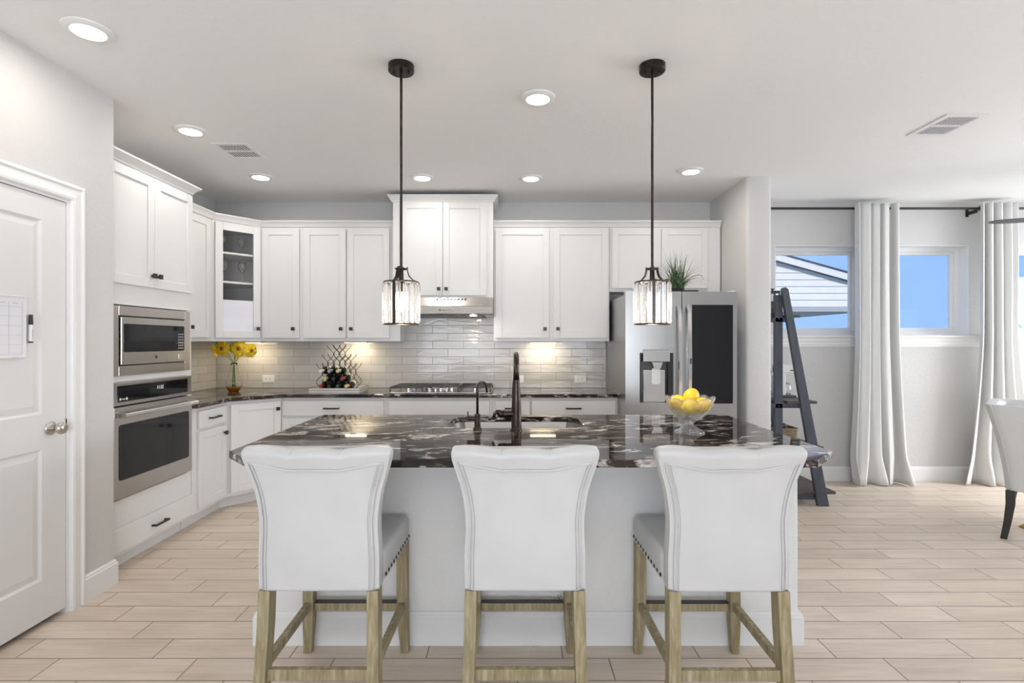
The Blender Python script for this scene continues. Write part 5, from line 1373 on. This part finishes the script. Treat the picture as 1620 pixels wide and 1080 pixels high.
curtain('long off-white curtain panel between the first two dining windows', (1348 - 810) * k5, (1414 - 810) * k5, (1352 - 810) * 4.99 / 835, (1440 - 810) * 4.99 / 835, 4, 1)
curtain('long off-white curtain panel behind the dining chair at right', (1546 - 810) * k5, (1597 - 810) * k5, (1534 - 810) * 4.99 / 835, (1650 - 810) * 4.99 / 835, 4, 4)

# ------------------------------------------------------------------ dining chair, table, fan
t = thing('dining_chair', 'white wraparound upholstered dining chair with black legs at right edge', 'chair', (3.78, 3.65, 0), R(-135))
b = MB(); b.plan(rrect(-0.25, 0.25, -0.20, 0.27, 0.04), 0.34, 0.49); b.build('seat', 'vinyl', t, 0.02, 3)
def shell(off, z):
    fl_ = max(0.0, (z - 0.34)) ; fr = 0.115 * (fl_ / 0.63) ** 1.5
    pts = []
    yb_ = -0.265 - fr - 0.0; xs_ = 0.265 + fr * 0.35; yf_ = -0.05
    base_ = [(xs_, yf_)] + [(xs_, yf_ - (yf_ - yb_ - 0.08) * k_ / 5) for k_ in range(1, 6)]
    arc = [(xs_ - 0.08 + 0.08 * math.cos(a), yb_ + 0.08 - 0.08 * math.sin(a)) for a in [R(18 * q) for q in range(1, 6)]]
    half = base_ + arc
    pts = half + [(-x, y) for x, y in half[::-1]]
    return pts
zl = [0.34, 0.42, 0.50, 0.58, 0.66, 0.74, 0.80, 0.87, 0.915, 0.930]
rings_o = [[(x, y, z) for x, y in shell(0, z)] for z in zl]
def inner(pts, d):
    out = []
    for x, y in pts:
        v = Vector((x, y + 0.02)); 
        out.append((x - d * (1 if x > 0 else -1) * min(1, abs(x) / 0.2), y + (d if y < -0.15 else 0)))
    return out
# closed loft: outer up, over the rim, inner down
rr = rings_o + [[(x, y, 0.928) for x, y in inner(shell(0, 0.930), 0.06)]] + [[(x, y, z) for x, y in inner(shell(0, z), 0.07)] for z in zl[-2:0:-1]]
b = MB(); n_ = len(rr[0]); vs = [[b.bm.verts.new(p) for p in r_] for r_ in rr]
for A_, B_ in zip(vs, vs[1:] + vs[:1]):
    for i in range(n_ - 1): b.bm.faces.new([A_[i], A_[i + 1], B_[i + 1], B_[i]])
b.bm.faces.new([r_[0] for r_ in vs]); b.bm.faces.new([r_[-1] for r_ in vs][::-1])
bk = b.build('backrest', 'vinyl', t, 0.012, 3, smooth=True, sharp=50)
for s_ in (-1, 1):
    b = MB(); b.tube([(s_ * (shell(0, z)[7][0] + 0.0), shell(0, z)[7][1] - 0.001, z) for z in zl], 0.003, 6)
    b.build('piping', 'piping', bk, smooth=True)
for sx, sy in ((1, 1), (-1, 1), (1, -1), (-1, -1)):
    b = MB(); x, y = sx * 0.235, (0.23 if sy > 0 else -0.235)
    rr_ = [[(x + dx * 0.5 * w_ + 0, y + dy * 0.5 * w_ + (oo if sy < 0 else 0), z) for dx, dy in ((-1, -1), (1, -1), (1, 1), (-1, 1))] for z, w_, oo in ((0, 0.036, -0.035), (0.12, 0.042, -0.015), (0.25, 0.050, 0.0), (0.3395, 0.052, 0.0))]
    b.rings(rr_); b.build('leg', 'black', t, 0.002)
TXc, TYc = 4.68, 3.60
t = thing('dining_table', 'round dining table on splayed gold legs, only one foot in view', 'table', (TXc, TYc, 0))
b = MB(); b.lathe([(0.001, 0.735), (0.64, 0.735), (0.66, 0.745), (0.66, 0.76), (0.001, 0.762)], 64); b.build('table_top', 'plastic', t, smooth=True, sharp=40)
for k_ in range(4):
    a = math.atan2(3.88 - TYc, 3.75 - TXc) + k_ * PI / 2; ca, sa = math.cos(a), math.sin(a)
    b = MB(); b.hexa([((0.98) * ca - 0.03 * sa * s1 if False else 0.98 * ca - s1 * 0.035 * sa, 0.98 * sa + s1 * 0.035 * ca, 0.0) for s1 in (-1, 1)] + [(0.80 * ca + 0.035 * sa * -1, 0.80 * sa + 0.035 * ca, 0.0), (0.80 * ca + 0.035 * sa, 0.80 * sa - 0.035 * ca, 0.0)],
                     [(0.92 * ca - s1 * 0.02 * sa, 0.92 * sa + s1 * 0.02 * ca, 0.05) for s1 in (-1, 1)] + [(0.78 * ca - 0.02 * sa, 0.78 * sa + 0.02 * ca, 0.10), (0.78 * ca + 0.02 * sa, 0.78 * sa - 0.02 * ca, 0.10)])
    b.tube([(0.86 * ca, 0.86 * sa, 0.05), (0.45 * ca, 0.45 * sa, 0.30), (0.20 * ca, 0.20 * sa, 0.734)], 0.025, 10); b.build('leg', 'gold', t)
t = thing('ceiling_fan', 'ceiling fan over the dining table, only one grey blade tip in view', 'fan', (4.62, 4.12, CEIL))
b = MB(); b.lathe([(0.001, -0.001), (0.07, -0.001), (0.06, -0.04), (0.015, -0.05), (0.015, -0.30), (0.001, -0.30)], 24); b.build('downrod', 'greymetal', t, smooth=True, sharp=50)
b = MB(); b.lathe([(0.001, -0.301), (0.06, -0.301), (0.11, -0.33), (0.12, -0.40), (0.08, -0.44), (0.001, -0.45)], 32); b.build('motor', 'greymetal', t, smooth=True, sharp=50)
for k_ in range(3):
    a = math.atan2(4.37 - 4.12, 3.94 - 4.62) + 2 * PI * k_ / 3; mt = Matrix.Rotation(a, 4, 'Z') @ Matrix.Rotation(R(10), 4, 'X')
    b = MB(); rr_ = []
    for x, w_ in ((0.115, 0.03), (0.20, 0.045), (0.5, 0.048), (0.64, 0.042), (0.70, 0.026), (0.722, 0.006)):
        rr_.append([mt @ Vector((x, -w_, -0.003)), mt @ Vector((x, w_, -0.003)), mt @ Vector((x, w_, 0.003)), mt @ Vector((x, -w_, 0.003))])
    b.rings([[p + Vector((0, 0, -0.385)) for p in r_] for r_ in rr_]); b.build('blade', 'greymetal', t)

# ------------------------------------------------------------------ outdoors
m = MB(); m.box(-40, 40, YB + 0.4, 60, -0.35, -0.15); struct(m.build('ground', 'grass'))
t = thing('patio_cover', 'white sided gable roof outside the first dining window', 'building', (5.0, 10.0, -0.15))
gx, gy, gz = 5.0, 10.0, -0.15
def roofz(x): return 3.01 - 0.277 * (x - 4.98)
XL, XR, XA = 1.6, 6.98, 3.9
def rz_(x): return roofz(x) if x >= XA else roofz(XA) - 0.277 * (XA - x)
zb = 2.03
def G(x, y, z): return (x - gx, y - gy, z - gz)
b = MB()
# lap siding: rows clipped by the roof slope
z = zb; hrow = 0.128
while z < roofz(XA) - 0.12:
    z2 = z + hrow
    def xr(zz): return min(6.60, 4.98 + (3.01 - 0.125 - zz) / 0.277)
    def xl(zz): return max(1.9, XA - (roofz(XA) - 0.125 - zz) / 0.277)
    a0, a1, b0, b1 = xl(z), xr(z), xl(z2), xr(z2)
    if b1 > b0 + 0.05:
        b.hexa([G(a0, 10.0 - 0.016, z), G(a1, 10.0 - 0.016, z), G(a1, 10.05, z), G(a0, 10.05, z)], [G(b0, 10.0 - 0.001, z2 - 0.002), G(b1, 10.0 - 0.001, z2 - 0.002), G(b1, 10.05, z2 - 0.002), G(b0, 10.05, z2 - 0.002)])
    z = z2
b.build('gable_siding', 'sidingw', t)
b = MB(); 
for (xa, xb_) in ((XA, XR), (XL - 0.0, XA)):
    za, zc = rz_(xa), rz_(xb_)
    b.hexa([G(xa, 9.86, za - 0.13), G(xb_, 9.86, zc - 0.13), G(xb_, 9.90, zc - 0.13), G(xa, 9.90, za - 0.13)], [G(xa, 9.86, za), G(xb_, 9.86, zc), G(xb_, 9.90, zc), G(xa, 9.90, za)])
b.build('fascia_board', 'sidingw', t)
b = MB()
for (xa, xb_) in ((XA, XR), (XL, XA)):
    za, zc = rz_(xa), rz_(xb_)
    b.hexa([G(xa, 9.901, za - 0.10), G(xb_, 9.901, zc - 0.10), G(xb_, 13.5, zc - 0.10), G(xa, 13.5, za - 0.10)], [G(xa, 9.901, za - 0.06), G(xb_, 9.901, zc - 0.06), G(xb_, 13.5, zc - 0.06), G(xa, 13.5, za - 0.06)])
b.build('soffit', 'soffit', t)
b = MB()
for (xa, xb_) in ((XA, XR), (XL, XA)):
    za, zc = rz_(xa), rz_(xb_)
    b.hexa([G(xa, 9.83, za + 0.001), G(xb_, 9.83, zc + 0.001), G(xb_, 13.5, zc + 0.001), G(xa, 13.5, za + 0.001)], [G(xa, 9.83, za + 0.022), G(xb_, 9.83, zc + 0.022), G(xb_, 13.5, zc + 0.022), G(xa, 13.5, za + 0.022)])
b.build('roof', 'roofing', t)
b = MB(); b.box(1.9 - gx, 6.75 - gx, -0.02, 3.2, 1.935 - gz, 2.028 - gz); b.build('porch_ceiling', 'soffit', t)
for x in (2.1, 6.68):
    b = MB(); b.box(x - 0.06 - gx, x + 0.06 - gx, 0.02, 0.14, 0, 1.934 - gz); b.build('post', 'sidingw', t)
